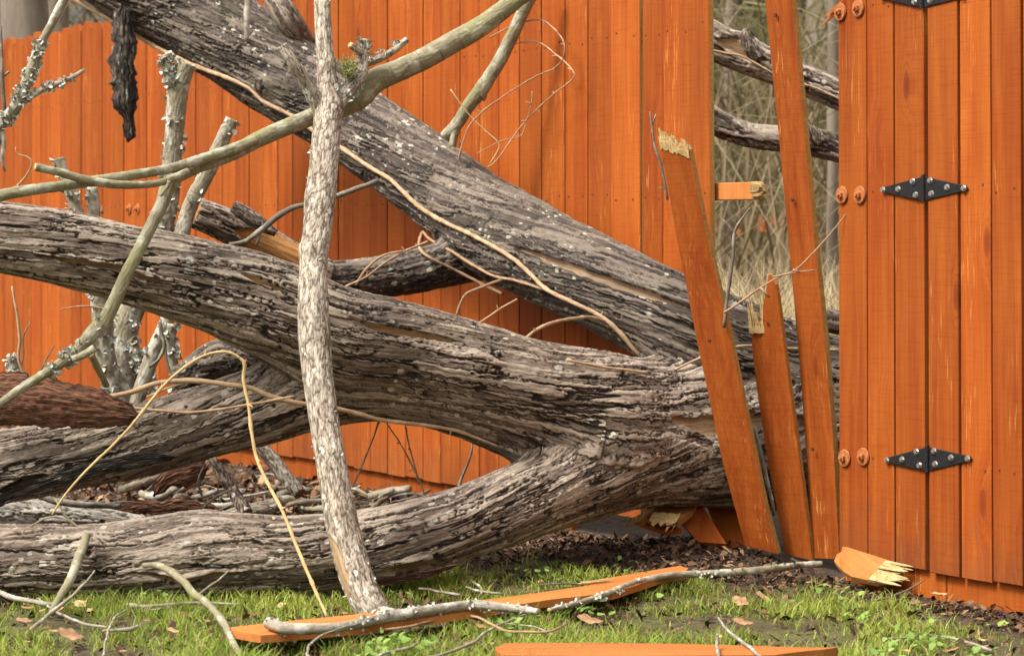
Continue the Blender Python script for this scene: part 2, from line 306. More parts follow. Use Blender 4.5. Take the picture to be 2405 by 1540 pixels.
def make_limb(P, style, res, seed=0, lump=.05):
    L = Limb(); st = STY[style]; P = spline(P, res * 1.5); C, R = P[:, :3], np.maximum(P[:, 3], .001)
    T, N, B = frames(C); n = len(C); m = int(max(14, 2 * math.pi * R.max() / res))
    u = np.concatenate([[0], np.cumsum(np.linalg.norm(np.diff(C, axis=0), axis=1))]); th = np.arange(m) * 2 * math.pi / m
    U = np.repeat(u, m); TH = np.tile(th, n); RR = np.repeat(R, m)
    L.nrm = np.repeat(N, m, 0) * np.cos(TH)[:, None] + np.repeat(B, m, 0) * np.sin(TH)[:, None]
    tt = TH + st['tw'] * U + seed; cx, cy = RR * np.cos(tt), RR * np.sin(tt); q = np.stack([U + seed * 3.1, cx, cy], 1)
    RR = RR * (1 + lump * fbm(q * np.array([5, 7, 7]), 2, seed + 40))
    L.V = np.repeat(C, m, 0) + L.nrm * RR[:, None]; L.C, L.R, L.n, L.m, L.q = C, R, n, m, q
    qs = q / np.array([st['L'], st['W'], st['W']])
    wv = np.stack([vn(q * np.array([16, 60, 60]), seed + 11), vn(q * np.array([9, 24, 24]), seed + 12), vn(q * np.array([9, 24, 24]), seed + 13)], 1)
    if 'fa' in st:
        fu, fv = st['fa']; jag = .0028 * vn(q * np.array([85, 40, 40]), seed + 51) + .0016 * vn(q * np.array([210, 90, 90]), seed + 52)
        qq = q + jag[:, None] * np.array([3.0, 1, 1]) + wv * np.array([.008, .0018, .0018])
        c1 = vn(qq * np.array([fu, fv, fv]), seed + 61) + .42 * vn(qq * np.array([fu * 2.1, fv * 2.0, fv * 2.0]), seed + 62)
        c2 = vn(qq * np.array([fu * 1.7, fv * 2.1, fv * 2.1]), seed + 63); c3 = vn(qq * np.array([fu * 3.4, fv * 1.3, fv * 1.3]), seed + 64)
        k1 = (1 - sst(np.abs(c1), .015, .17)) * sst(vn(q * np.array([7, 22, 22]), seed + 65), -.65, -.1)
        k2 = (1 - sst(np.abs(c2), .01, .11)) * sst(vn(q * np.array([9, 30, 30]), seed + 66), -.25, .25)
        k3 = (1 - sst(np.abs(c3), .0, .07)) * sst(vn(q * np.array([12, 40, 40]), seed + 67), .05, .35)
        plate = 1 - np.maximum(np.maximum(k1, .75 * k2), .6 * k3); cid = .5 + .5 * np.tanh(2.5 * c1); gid = .5 + .5 * c2; pl2 = plate
        big = fbm(q * np.array([6, 26, 26]), 3, seed + 5); fib = fbm(qq * np.array([16, 150, 150]), 2, seed + 6)
        h = .95 * plate - .25 + .20 * np.tanh(5 * c1) * plate + .10 * np.tanh(5 * c2) * plate + .26 * big + .14 * fib
    else:
        f1, f2, cid, dx = worley(qs + wv * np.array([.25, .75, .75]), seed + 21)
        plate = sst(f2 - f1, .0, .16)
        g1, g2, gid, _ = worley(qs * np.array([1.9, 2.1, 2.1]) + wv * .6, seed + 31); pl2 = sst(g2 - g1, .0, .16)
        big = fbm(q * np.array([7, 26, 26]), 3, seed + 5)
        h = plate * (.55 + .30 * cid + .25 * dx) * (.75 + .25 * pl2) + .25 * big
    L.h = h; L.bk = np.stack([np.clip(plate * (.5 + .5 * pl2), 0, 1), cid, gid], 1); L.wd = np.zeros(len(U)); L.amp = st['amp']
    return L
def cut_into(L, poly, wpx, depth, edge=.35, tex=0.0):          # torn strip: bark gone along a line seen in the photo
    x, y = proj(L.V); best = np.full(len(x), 1e9); poly = np.array(poly, float); frac = np.zeros(len(x)); tot = len(poly) - 1
    up = np.zeros(len(x))
    for i in range(tot):
        a, b = poly[i], poly[i + 1]; d = b - a; t = np.clip(((x - a[0]) * d[0] + (y - a[1]) * d[1]) / (d @ d), 0, 1)
        ex, ey = x - a[0] - t * d[0], y - a[1] - t * d[1]; dd = np.hypot(ex, ey); c = dd < best
        frac = np.where(c, (i + t) / tot, frac); up = np.where(c, ey, up); best = np.where(c, dd, best)
    front = L.nrm[:, 1] < .1; wloc = wpx * np.clip(np.sin(np.pi * np.clip(frac, 0.02, .98)), .12, 1) * (1 + .35 * vn(L.q * np.array([30, 50, 50]), 77))
    m = (1 - sst(best / wloc, 1 - edge, 1)) * front
    lip = np.exp(-((up + wloc * 1.15) / (wloc * .45 + 3)) ** 2) * (best < wloc * 2.2) * front * np.clip(np.sin(np.pi * frac), 0, 1)
    fl = -.5 + tex * fbm(L.q * np.array([12, 90, 90]), 3, 9)
    L.h = L.h * (1 - m) + m * (fl - depth / L.amp) + lip * 1.1; L.wd = np.maximum(L.wd, m)
def bulge(L, x0, y0, rad, amp, hole=0.0):
    x, y = proj(L.V); d = np.hypot(x - x0, (y - y0)); f = L.nrm[:, 1] < .2
    L.V = L.V + L.nrm * (amp * np.exp(-(d / rad) ** 2) * f)[:, None]
    if hole: L.h = L.h - hole / L.amp * np.exp(-(d / (rad * .28)) ** 2) * f
def blend(L, others, k):
    for o in others:
        s = max(1, len(o.C) // 120); c = o.C[::s]; r = o.R[::s]; add = np.zeros(len(L.V))
        for a in range(0, len(L.V), 40000):
            p = L.V[a:a + 40000]; d = (np.linalg.norm(p[:, None] - c[None], axis=2) - r[None]).min(1)
            hh = np.clip(k - np.abs(d), 0, None) / k; add[a:a + 40000] = np.where(d > -k, k * hh * hh * .25, 0) * (1.6)
        L.V = L.V + L.nrm * add[:, None]
def limb_mesh(L, name, mats, caps=(True, True)):
    V = L.V + L.nrm * (L.amp * (L.h - .55))[:, None]; n, m = L.n, L.m; V = np.vstack([V, L.C[:1], L.C[-1:]])
    Q = gridfaces(n, m); j = np.arange(m); k = (j + 1) % m; tr = []
    if caps[0]: tr.append(np.stack([np.full(m, n * m), k, j], 1))
    if caps[1]: tr.append(np.stack([np.full(m, n * m + 1), (n - 1) * m + j, (n - 1) * m + k], 1))
    tr = np.vstack(tr) if tr else None; ex = lambda a: np.concatenate([a, a[-2:] * 0 + (1 if a.ndim == 1 else 0)])
    mi = np.zeros(len(Q) + (0 if tr is None else len(tr)), int)
    if len(mats) > 1: mi[len(Q):] = 1
    return npmesh(name, V, Q, tr, mats, True, dict(bk=ex(L.bk), co=ex(L.q), wd=ex(L.wd)), mi)
def limb_obj(name, parent, path, Y, style='limb', res=.0035, seed=0, mats=None, lump=.05, cuts=(), bulges=(), caps=(True, True)):
    L = make_limb(px(path, Y), style, res, seed, lump)
    for b in bulges: bulge(L, *b)
    for c in cuts: cut_into(L, *c)
    return link(name, limb_mesh(L, name, mats or [BARK, PEEL], caps), parent), L
def tubes(paths, mats, name, seg=8, step=.02, wob=.0, knobs=0.0, seed=0):   # smooth thin tubes, one mesh; paths are world x,y,z,r
    VV, QQ, CO, TT = [], [], [], []; v0 = 0
    for pi, P in enumerate(paths):
        P = spline(P, step); C, R = P[:, :3], P[:, 3]; T, N, B = frames(C); n = len(C); th = np.arange(seg) * 2 * math.pi / seg
        u = np.concatenate([[0], np.cumsum(np.linalg.norm(np.diff(C, axis=0), axis=1))])
        q0 = np.stack([u * 22 + seed, np.full(n, pi + .5), np.full(n, seed + .5)], 1)
        if wob: C = C + N * (wob * vn(q0, 3))[:, None] + B * (wob * vn(q0, 4))[:, None]
        R = R * (1 + .10 * vn(q0 * 2.3, 6))
        if knobs: R = R * (1 + knobs * np.exp(-((((u + seed * .037) % .16) - .08) / .007) ** 2))
        nr = N[:, None] * np.cos(th)[None, :, None] + B[:, None] * np.sin(th)[None, :, None]
        q = np.stack([np.repeat(u + pi * 2.7 + seed, seg), (R[:, None] * np.cos(th)).ravel(), (R[:, None] * np.sin(th)).ravel()], 1)
        rr = R[:, None] * (1 + .14 * vn(q * np.array([60, 160, 160]), 8).reshape(n, seg))
        V = (C[:, None] + nr * rr[..., None]).reshape(-1, 3)
        VV += [V, C[:1], C[-1:]]; CO += [q, q[:1], q[-1:]]; QQ.append(gridfaces(n, seg, v0)); j = np.arange(seg); k = (j + 1) % seg
        TT.append(np.stack([np.full(seg, v0 + n * seg), v0 + k, v0 + j], 1)); TT.append(np.stack([np.full(seg, v0 + n * seg + 1), v0 + (n - 1) * seg + j, v0 + (n - 1) * seg + k], 1)); v0 += n * seg + 2
    return npmesh(name, np.vstack(VV), np.vstack(QQ), np.vstack(TT), mats, True, dict(co=np.vstack(CO)))
def twig(name, label, cat, paths, Y, mat, group=None, seg=8, wob=.0015, knobs=0, seed=0, step=.02):
    W = [px(p, Y) for p in paths]; base = W[0][-1, :3].copy(); base[2] = min(p[:, 2].min() for p in W)
    for p in W: p[:, :3] -= base
    o = link(name, tubes(W, [mat], name, seg, step, wob, knobs, seed), None, base); return tag(o, label, cat, group)
def crumbs(L_or_P, n, size, seed=0, lo=0., hi=1., clump=5):         # little leafy lichen lobes standing on a branch
    r = np.random.default_rng(seed); P = spline(L_or_P, .01); C, R = P[:, :3], P[:, 3]; T, N, B = frames(C)
    k = max(1, n // clump); ci = lo + (hi - lo) * r.random(k); ca = r.random(k) * 6.283
    t = np.clip(np.repeat(ci, clump) + r.normal(0, .012, k * clump), lo, hi) * (len(C) - 1); a = np.repeat(ca, clump) + r.normal(0, .5, k * clump); i = t.astype(int)
    nr = N[i] * np.cos(a)[:, None] + B[i] * np.sin(a)[:, None]; tg = T[i] + r.normal(0, .8, (len(i), 3)); c = C[i] + nr * (R[i] * .97)[:, None]
    s = size * (.5 + r.random(len(i))); d1 = nr * .7 + r.normal(0, .55, (len(i), 3)); d1 /= np.linalg.norm(d1, axis=1)[:, None]; d2 = np.cross(d1, tg); d2 /= np.linalg.norm(d2, axis=1)[:, None] + 1e-9
    cu = nr * (s * .35)[:, None]; s = s[:, None]
    V = np.stack([c - d2 * s * .35, c + d2 * s * .35, c + d1 * s * .6 + d2 * s * .62 + cu, c + d1 * s * 1.05 + d2 * s * .15, c + d1 * s * .75 - d2 * s * .6 + cu * .6], 1).reshape(-1, 3)
    o = np.arange(len(i))[:, None] * 5; tr = np.concatenate([o + [0, 1, 2], o + [0, 2, 3], o + [0, 3, 4]])
    return npmesh("lichen", V, None, tr, [LICH], False)

# ------------------------------------------------------------------ ground
def gnoise(x, y): return .016 * fbm(np.stack([x * 2.1, y * 2.1, x * 0], 1), 3, 3) + .006 * fbm(np.stack([x * 11, y * 11, x * 0], 1), 2, 5)
def gz(x, y):
    x = np.atleast_1d(np.asarray(x, float)); y = np.atleast_1d(np.asarray(y, float))
    near = np.exp(-(np.maximum(np.hypot(x, (y - 7)) - 4, 0) / 4) ** 2)
    z = gnoise(x, y) * near - .012
    c = gp(1620, 1300); z += .055 * np.exp(-(((x - c[0]) / .42) ** 2 + ((y - 7.15) / .30) ** 2))
    return z + .25 * (1 - near) * fbm(np.stack([x * .09, y * .09, x * 0], 1), 2, 8) * np.clip((y - 14) / 20, 0, 1)
def graded(a, b, fine, far0, far1):
    c = list(np.arange(a, b, fine)); s = fine; p = c[-1]; hi = []
    while p < far1: s *= 1.28; p += s; hi.append(p)
    s = fine; p = c[0]; lo = []
    while p > far0: s *= 1.28; p -= s; lo.append(p)
    return np.array(lo[::-1] + c + hi)
gx, gy = graded(-2.0, 2.2, .016, -400, 400), graded(5.2, 8.2, .016, -60, 600)
GX, GY = np.meshgrid(gx, gy); gv = np.stack([GX.ravel(), GY.ravel(), gz(GX.ravel(), GY.ravel())], 1)
i, j = np.meshgrid(np.arange(len(gy) - 1), np.arange(len(gx) - 1), indexing='ij'); a = (i * len(gx) + j).ravel()
gq = np.stack([a, a + 1, a + 1 + len(gx), a + len(gx)], 1)
YB = np.array([[-400, 1385], [0, 1398], [500, 1385], [900, 1352], [1250, 1326], [1420, 1350], [1560, 1352], [1870, 1366], [2100, 1405], [2405, 1478], [2700, 1530]], float)
def grassy(x, y):                                                     # >0 on the lawn, <0 on the bare strip by the fence and under the logs
    X = CX + F * x / y; b = np.interp(X, YB[:, 0], YB[:, 1]); yb = F * H / (b - HY); return (yb - y) + .05 * vn(np.stack([x * 6, y * 6, x * 0], 1), 2)
t = NT("ground_soil"); o = t.n("ShaderNodeNewGeometry").outputs["Position"]
n1 = t.noise(t.vec(o, (38, 38, 38)), 1, 5, .65); n2 = t.noise(t.vec(o, (7, 7, 7)), 1, 3, .5)
c = t.mix(t.ramp(n1, [(.3, 0), (.7, 1)]), (.018, .012, .008), (.095, .062, .040)); lawn = t.attr("lawn", "Fac")
c = t.mix(t.math('MULTIPLY', lawn, t.ramp(n2, [(.35, .15), (.6, .75)])), c, t.mix(n1, (.05, .06, .014), (.15, .14, .05)))
c = t.mix(t.attr("wild", "Fac"), c, t.mix(n1, (.22, .17, .085), (.36, .29, .16)))
GROUND = t.fin(c, .95, t.bump(n1, .012, .8))
x_, y_ = gv[:, 0], gv[:, 1]; fd = -((gv[:, :2] - FP[:2]) @ FN[:2])
go = link("ground", npmesh("ground", gv, gq, None, [GROUND], True, dict(lawn=np.clip(grassy(x_, np.maximum(y_, 1)) * 14, 0, 1), wild=np.clip((fd - 1.3) * .9, 0, 1))))
tag(go, kind='structure')

# ------------------------------------------------------------------ fence
def picket_mesh(wd, hgt, th, dog=True, mats=(STAINP, RAWDULL), nails=(), edge_raw=False, seed=0, lean=0.0):
    r = random.Random(seed); bm = bmesh.new(); x0, x1 = -wd / 2, wd / 2
    out = [(x0, 0), (x1, 0)] + ([(x1, hgt - .035), (x1 - .03, hgt), (x0 + .03, hgt), (x0, hgt - .035)] if dog else [(x1, hgt), (x0, hgt)])
    f = bm.faces.new([bm.verts.new((x, 0, z)) for x, z in out]); ext = bmesh.ops.extrude_face_region(bm, geom=[f])
    for v in ext['geom']:
        if isinstance(v, bmesh.types.BMVert): v.co.y += th
    bmesh.ops.recalc_face_normals(bm, faces=bm.faces[:])
    ed = [e for e in bm.edges if abs(e.verts[0].co.y) < 1e-6 and abs(e.verts[1].co.y) < 1e-6]
    bmesh.ops.bevel(bm, geom=ed, offset=.0016, segments=1, affect='EDGES')
    if edge_raw:
        for f in bm.faces:
            f.normal_update()
            if abs(f.normal.x) > .9: f.material_index = 1
    for x, z in nails:
        ri = bmesh.ops.create_cone(bm, cap_ends=True, segments=8, radius1=.0042, radius2=.003, depth=.0016, matrix=Matrix.Translation((x, -.0006, z)) @ Matrix.Rotation(math.pi / 2, 4, 'X'))
        for v in ri['verts']:
            for f in v.link_faces: f.material_index = 2
    return bmmesh("picket", bm, [mats[0], mats[1], RUST])
RAILZ = (.335, 1.035, 1.525)
fence = empty("fence", fw(-3, 0), "long stained fence of dog-eared pickets behind the fallen trunks", "fence")
def put_picket(parent, l0, l1, z0, z1, i, off=0.0, lean=0.0, edge_raw=False, name="picket", dog=True, nz=RAILZ, th=.016):
    r = random.Random(i * 13 + 5); wd = (l1 - l0) - .0035 - r.random() * .003
    nails = [(s * wd * .3 + r.uniform(-.006, .006), z - z0 + r.uniform(-.012, .012)) for z in nz if z0 < z < z1 for s in (-1, 1)]
    me = picket_mesh(wd, z1 - z0, th, dog, nails=nails, edge_raw=edge_raw, seed=i)
    o = bpy.data.objects.new(name, me); COL.objects.link(o); o.parent = parent
    p = fw((l0 + l1) / 2, z0, off + r.uniform(-.0015, .0015)) - np.array(parent.location); o.location = [float(v) for v in p]
    o.rotation_euler = (0, lean, FROT + r.uniform(-.006, .006)); return o
bx = [1680, 1607, 1556, 1505, 1436, 1380, 1326, 1272, 1220, 1172]
ls = [fl(x)[0] for x in bx]
while ls[-1] > fl(-60)[0] - 2.4: ls.append(ls[-1] - .1345 - random.uniform(-.004, .004))
for i in range(len(ls) - 1):
    z0 = .062 + random.uniform(-.004, .004); z1 = 1.885 + random.uniform(-.010, .010); lean = random.uniform(-.0015, .0015); off = 0.0
    if i <= 2: z0 = .50                                           # snapped off where the trunk went through
    if i == 0: lean = -.011; off = .012
    if i == 2: lean = .005
    if i == 3: lean = -.004
    put_picket(fence, ls[i + 1] + (.004 if i == 2 else 0), ls[i], z0, z1, i, off, lean, edge_raw=(i in (0, 3)))
def fbar(name, parent, l0, l1, z0, z1, o0, o1, mat, jag=0, seed=0):       # bar in fence axes, optional torn end
    r = random.Random(seed); bm = bmesh.new()
    n = 1 if not jag else 7; vs = []
    for (o_, z) in ((o0, z0), (o0, z1), (o1, z1), (o1, z0)):
        vs.append((o_, z))
    A = [bm.verts.new(Vector(fw(l0, z, o_))) for o_, z in vs]; B = [bm.verts.new(Vector(fw(l1 - (jag * r.random() if jag else 0), z, o_))) for o_, z in vs]
    for k in range(4): bm.faces.new((A[k], A[(k + 1) % 4], B[(k + 1) % 4], B[k]))
    bm.faces.new(A[::-1]); f = bm.faces.new(B); bmesh.ops.recalc_face_normals(bm, faces=bm.faces[:])
    if jag: f.material_index = 1
    bmesh.ops.bevel(bm, geom=[e for e in bm.edges], offset=.002, segments=1, affect='EDGES')
    return link(name, bmmesh(name, bm, [mat, RAW]), parent)
for z in RAILZ:
    fbar("rail", fence, ls[-1], fl(1628)[0], z - .042, z + .042, -.058, -.0185, STAIN)
fbar("rot_board", fence, ls[-1], fl(1330)[0], -.09, .10, -.044, -.0185, STAIN)
for k in range(3):
    l = fl(330)[0] - .0 + (k - 1) * 2.44
    if k == 1 or k == 0: fbar("post", fence, l - .045, l + .045, -.2, 1.80, -.150, -.0605, STAIN)
def slivers(p0, p1, d, n, ln, wd, seed=0, th=.004, thick=None):            # torn wood fibres between two points
    r = np.random.default_rng(seed); p0, p1, d = map(lambda v: np.asarray(v, float), (p0, p1, d)); d = d / np.linalg.norm(d); V, Q = [], []
    side = (p1 - p0) / np.linalg.norm(p1 - p0); nn = np.cross(side, d); nn /= np.linalg.norm(nn)
    for k in range(n):
        c = p0 + (p1 - p0) * ((k + r.random()) / n) + nn * r.normal(0, th); L = ln * (.35 + .65 * r.random()) ; ww = wd * (.5 + r.random()); t_ = wd * .45
        dd = d + side * r.normal(0, .07) + nn * r.normal(0, .06); b = len(V); s = side * ww
        for (q, sc) in ((c - d * ln * .45, 1), (c + dd * L * .55, .8), (c + dd * L, .12)):
            V += [q - s * sc - nn * t_ * sc, q + s * sc - nn * t_ * sc, q + s * sc + nn * t_ * sc, q - s * sc + nn * t_ * sc]
        for a_ in (0, 4):
            for k_ in range(4): Q.append([b + a_ + k_, b + a_ + (k_ + 1) % 4, b + a_ + 4 + (k_ + 1) % 4, b + a_ + 4 + k_])
        Q.append([b + 8, b + 9, b + 10, b + 11]); Q.append([b + 3, b + 2, b + 1, b])
    return npmesh("splintered_end", np.array(V), np.array(Q), None, [RAW], False)
l0, _ = fl(1690, 450); l1, _ = fl(1768, 450); zt, zb = fl(1700, 429)[1], fl(1700, 470)[1]
fbar("snapped_rail", fence, fl(1640)[0], l1, zb, zt, -.058, -.0185, STAIN2, .05, 3)
link("splintered_end", slivers(fw(l1 - .02, zb + .012, -.03), fw(l1 - .01, zt - .004, -.02), FE, 14, .05, .005, 5, .006), fence)
def bolt(parent, x, y, off=.004, R=.024, name="bolt"):
    l, z = fl(x, y); p = fw(l, z, off); M = Matrix.Translation(Vector(p)) @ Matrix.Rotation(FROT, 4, 'Z') @ Matrix.Rotation(math.pi / 2, 4, 'X'); bm = bmesh.new()
    bmesh.ops.create_cone(bm, cap_ends=True, segments=24, radius1=R, radius2=R * .93, depth=.004, matrix=M)
    a = link("washer", bmmesh("washer", bm, [RUSTZ]), parent); bm = bmesh.new()
    bmesh.ops.create_cone(bm, cap_ends=True, segments=6, radius1=.0105, radius2=.0105, depth=.009, matrix=M @ Matrix.Translation((0, 0, .006)))
    bmesh.ops.create_cone(bm, cap_ends=True, segments=10, radius1=.006, radius2=.005, depth=.014, matrix=M @ Matrix.Translation((0, 0, .009)))
    b = link(name, bmmesh(name, bm, [RUSTZ]), a); return a
for x, y in ((320, 224), (304, 491), (324, 491)): bolt(fence, x, y)

stub = empty("fence", fw(fl(2075)[0], 0), "short standing fence piece carrying the big washers beside the gap", "fence")
rb = [1969, 2037, 2101, 2175]
for k in range(3):
    put_picket(stub, fl(rb[k])[0] + (.002 if k == 2 else 0), fl(rb[k + 1])[0] - (.004 if k == 2 else 0), .062 - .004 * (k == 0), 1.885, 60 + k, .0 if k else -.002, -.004 if k != 0 else -.0035, dog=True)
fbar("post", stub, fl(1972)[0], fl(2060)[0], -.2, 1.8, -.110, -.0185, STAIN)
fbar("rot_board", stub, fl(1985)[0], fl(2208)[0], -.10, .085, -.044, -.0185, STAIN)
fbar("rot_board", stub, fl(2210)[0] + .001, fl(2405)[0] + .6, -.10, .082, -.044, -.0185, STAIN)
for x, y in ((1975, 29), (2017, 20), (1979, 458), (2021, 458), (1985, 1075), (2029, 1072)): bolt(stub, x, y)
q0, q1 = fw(*fl(1966, 18), .002), fw(*fl(1962, 40), .002)
link("splinter", slivers(q0, q1, fw(*fl(1938, 62), .03) - q0, 5, .075, .006, 8, .003), stub).data.materials[0] = STAIN2

gate = empty("gate", fw(fl(2178)[0], 0), "stained picket gate hung on black strap hinges", "gate")
gb = [2181, 2256, 2331, 2405, 2483, 2562, 2645]
for k in range(6):
    put_picket(gate, fl(gb[k])[0] + .002, fl(gb[k + 1])[0] - (.001 if k != 2 else .003), (.060, .060, .066, .072, .07, .07)[k], 1.885, 80 + k, .001, -.0055, dog=True)
for z in RAILZ: fbar("rail", gate, fl(2190)[0], fl(2640)[0], z - .042, z + .042, -.058, -.0185, STAIN)
def hinge(cx, cy):
    root_l, root_z = fl(cx, cy); Mx = Matrix.Translation(Vector(fw(root_l, root_z, .0025))) @ Matrix.Rotation(FROT, 4, 'Z')
    sx = lambda p: fl(cx + p[0], cy + p[1])[0] - root_l; szz = lambda p: fl(cx + p[0], cy + p[1])[1] - root_z
    bm = bmesh.new()
    for s, pts in ((-1, [(-5, -27), (-98, -2), (-101, 2), (-98, 8), (-5, 28)]), (1, [(5, 28), (101, 4), (104, 0), (101, -6), (5, -27)])):
        vs = [bm.verts.new((sx(p), 0, szz(p))) for p in pts]; f = bm.faces.new(vs); e = bmesh.ops.extrude_face_region(bm, geom=[f])
        for v in e['geom']:
            if isinstance(v, bmesh.types.BMVert): v.co.y -= .004
    bmesh.ops.recalc_face_normals(bm, faces=bm.faces[:]); bmesh.ops.bevel(bm, geom=bm.edges[:], offset=.0008, segments=1, affect='EDGES')
    bm.transform(Mx); h = link("hinge", bmmesh("hinge", bm, [IRON]), gate)
    bm = bmesh.new()
    for k in range(5):
        bmesh.ops.create_cone(bm, cap_ends=True, segments=14, radius1=.0062, radius2=.0062, depth=.0125, matrix=Mx @ Matrix.Translation((0, -.004, -.027 + k * .0135)))
    bmesh.ops.create_cone(bm, cap_ends=True, segments=14, radius1=.0045, radius2=.0035, depth=.004, matrix=Mx @ Matrix.Translation((0, -.004, .0352)))
    link("knuckle", bmmesh("knuckle", bm, [IRON], False), h)
    for p in ((-94, 3), (-58, 1), (-24, -17), (-17, 15), (17, -19), (20, 12), (57, -3), (96, -1)):
        bm = bmesh.new(); M = Mx @ Matrix.Translation((sx(p), -.007, szz(p))) @ Matrix.Rotation(math.pi / 2, 4, 'X') @ Matrix.Rotation(random.random(), 4, 'Z')
        bmesh.ops.create_cone(bm, cap_ends=True, segments=6, radius1=.0068, radius2=.0062, depth=.007, matrix=M)
        bmesh.ops.create_cone(bm, cap_ends=True, segments=16, radius1=.0085, radius2=.0085, depth=.002, matrix=M @ Matrix.Translation((0, 0, -.003)))
        link("bolt", bmmesh("bolt", bm, [ZINC]), h)
hinge(2173, 443); hinge(2182, 1077); hinge(2170, -10)

# ------------------------------------------------------------------ loose boards
def board(name, label, cat, left, right, Yl, Yr, th=.016, mat=STAIN, edge=RAWDULL, group=None, byy=True):
    """left/right: photo outlines of the two long edges, top to bottom; the front face runs between them."""
    ev = lambda f, x, y: f(x, y) if f.__code__.co_argcount == 2 else f(y)
    L = np.array([pt(x, y, ev(Yl, x, y)) for x, y in left]); R = np.array([pt(x, y, ev(Yr, x, y)) for x, y in right]); n = 30 if byy else 14
    res = lambda P: np.stack([np.interp(np.linspace(0, 1, n), np.concatenate([[0], np.cumsum(np.linalg.norm(np.diff(P, axis=0), axis=1))]) / np.linalg.norm(np.diff(P, axis=0), axis=1).sum(), P[:, k]) for k in range(3)], 1)
    if byy:
        zt, zb = min(L[0][2], R[0][2]), max(L[-1][2], R[-1][2]); hz = lambda P: np.stack([np.interp(-np.linspace(P[0][2], P[-1][2], n), -P[:, 2], P[:, k]) for k in range(3)], 1); L, R = hz(L), hz(R)
    else: L, R = res(L), res(R)
    base = np.array([*((L[-1] + R[-1]) / 2)[:2], min(L[-1][2], R[-1][2])]); side = R.mean(0) - L.mean(0); up = L[0] - L[-1]; nn = np.cross(side, up); nn /= np.linalg.norm(nn)
    if nn[1] < 0: nn = -nn
    rz = math.atan2(side[1], side[0]); V = np.vstack([L, R, L + nn * th, R + nn * th]) - base; c, s = math.cos(-rz), math.sin(-rz); V = np.stack([V[:, 0] * c - V[:, 1] * s, V[:, 0] * s + V[:, 1] * c, V[:, 2]], 1)
    i = np.arange(n - 1); f = [np.stack([i + 1, n + i + 1, n + i, i], 1), np.stack([n + i + 1, 3 * n + i + 1, 3 * n + i, n + i], 1), np.stack([2 * n + i, 3 * n + i, 3 * n + i + 1, 2 * n + i + 1], 1), np.stack([i, 2 * n + i, 2 * n + i + 1, i + 1], 1)]
    f += [np.array([[0, n, 3 * n, 2 * n]]), np.array([[n - 1, 3 * n - 1, 4 * n - 1, 2 * n - 1][::1]])]
    Q = np.vstack(f); mi = np.zeros(len(Q), int); mi[n - 1:2 * (n - 1)] = 1; mi[3 * (n - 1):] = 1
    o = link(name, npmesh(name, V, Q, None, [mat, edge], False, None, mi), None, base, rz); tag(o, label, cat, group); o["_nn"] = [float(v) for v in nn]
    return o, L, R, nn
def child_mesh(parent, me, name):
    o = link(name, me); o.parent = parent; bpy.context.view_layer.update(); o.matrix_parent_inverse = parent.matrix_world.inverted(); return o
lin = lambda y0, Y0, y1, Y1: (lambda y: Y0 + (Y1 - Y0) * (y - y0) / (y1 - y0))
def nailheads(parent, pts, Y, nn):
    for x, y in pts:
        bm = bmesh.new(); q = Vector(pt(x, y, Y(y))) - Vector(nn) * .002; M = Matrix.Translation(q) @ Vector(nn).to_track_quat('Z', 'Y').to_matrix().to_4x4()
        bmesh.ops.create_cone(bm, cap_ends=True, segments=10, radius1=.0055, radius2=.0055, depth=.005, matrix=M)
        child_mesh(parent, bmmesh("nail", bm, [RUST]), "nail")
def torn(p0, p1, d, ln, offs, nn, seed=0, m=22, base=.5, pk=1.0, drop=0.0):     # ragged sheets of split wood standing out of a break
    r = np.random.default_rng(seed); p0, p1, d, nn = map(lambda v: np.asarray(v, float), (p0, p1, d, nn)); d = d / np.linalg.norm(d); V, Q = [], []
    for k, of in enumerate(offs):
        x = np.sort(np.concatenate([[0, 1], np.clip(np.linspace(0, 1, m) + r.normal(0, .3 / m, m), .001, .999)])); n = len(x)
        hh = ln * np.clip(.45 + .35 * vn(np.stack([x * 5 + seed, x * 0 + k, x * 0], 1), seed) + .35 * r.normal(0, 1, n) * (np.arange(n) % 2) * pk, .02, 1.4) + drop * x
        lo = -base * ln * (.8 + .4 * r.random(n)); c = p0[None] + (p1 - p0)[None] * x[:, None] + nn * of
        A, B = c + d * lo[:, None], c + d * hh[:, None]; M_ = c + d * ((lo + hh) * .5)[:, None] - nn * (.0012 * r.random(n))[:, None]; b0 = len(V) and sum(len(v) for v in V)
        t2 = nn * .0035; V.append(np.vstack([A, M_, B, A + t2, B + t2])); i = np.arange(n - 1)
        q = lambda a_, b_: np.stack([a_ * n + i, a_ * n + i + 1, b_ * n + i + 1, b_ * n + i], 1) + b0
        Q += [q(0, 1), q(1, 2), q(2, 4), q(4, 3), q(3, 0)]
    return npmesh("splintered_end", np.vstack(V), np.vstack(Q), None, [RAW], False)
o, L, R, nn = board("broken_picket", "snapped picket with splintered pale top leaning across the trunks", "fence picket",
    [(1549, 330), (1590, 560), (1640, 815), (1700, 1095), (1750, 1280)], [(1618, 352), (1660, 560), (1704, 745), (1752, 975), (1798, 1195), (1826, 1300)], lin(300, 6.93, 1290, 7.02), lin(300, 6.85, 1290, 6.93))
up = L[0] - L[6]; up /= np.linalg.norm(up)
child_mesh(o, torn(L[0], R[0], up, .040, (.003, .007, .011), nn, 2, 34, base=.9, pk=.5, drop=-.016), "splintered_end")
child_mesh(o, torn(L[0] - nn * .0022, R[0] - nn * .0022, up, .026, (0,), nn, 6, 20, base=.85, pk=.7, drop=-.010), "splintered_end")
nailheads(o, [(1667, 800), (1808, 1225)], lin(300, 6.87, 1290, 6.94), nn)
y2 = lambda x, y: 6.935 + .055 * (y - 650) / 650 - (x - (1764 + (y - 780) * .157)) * .0009
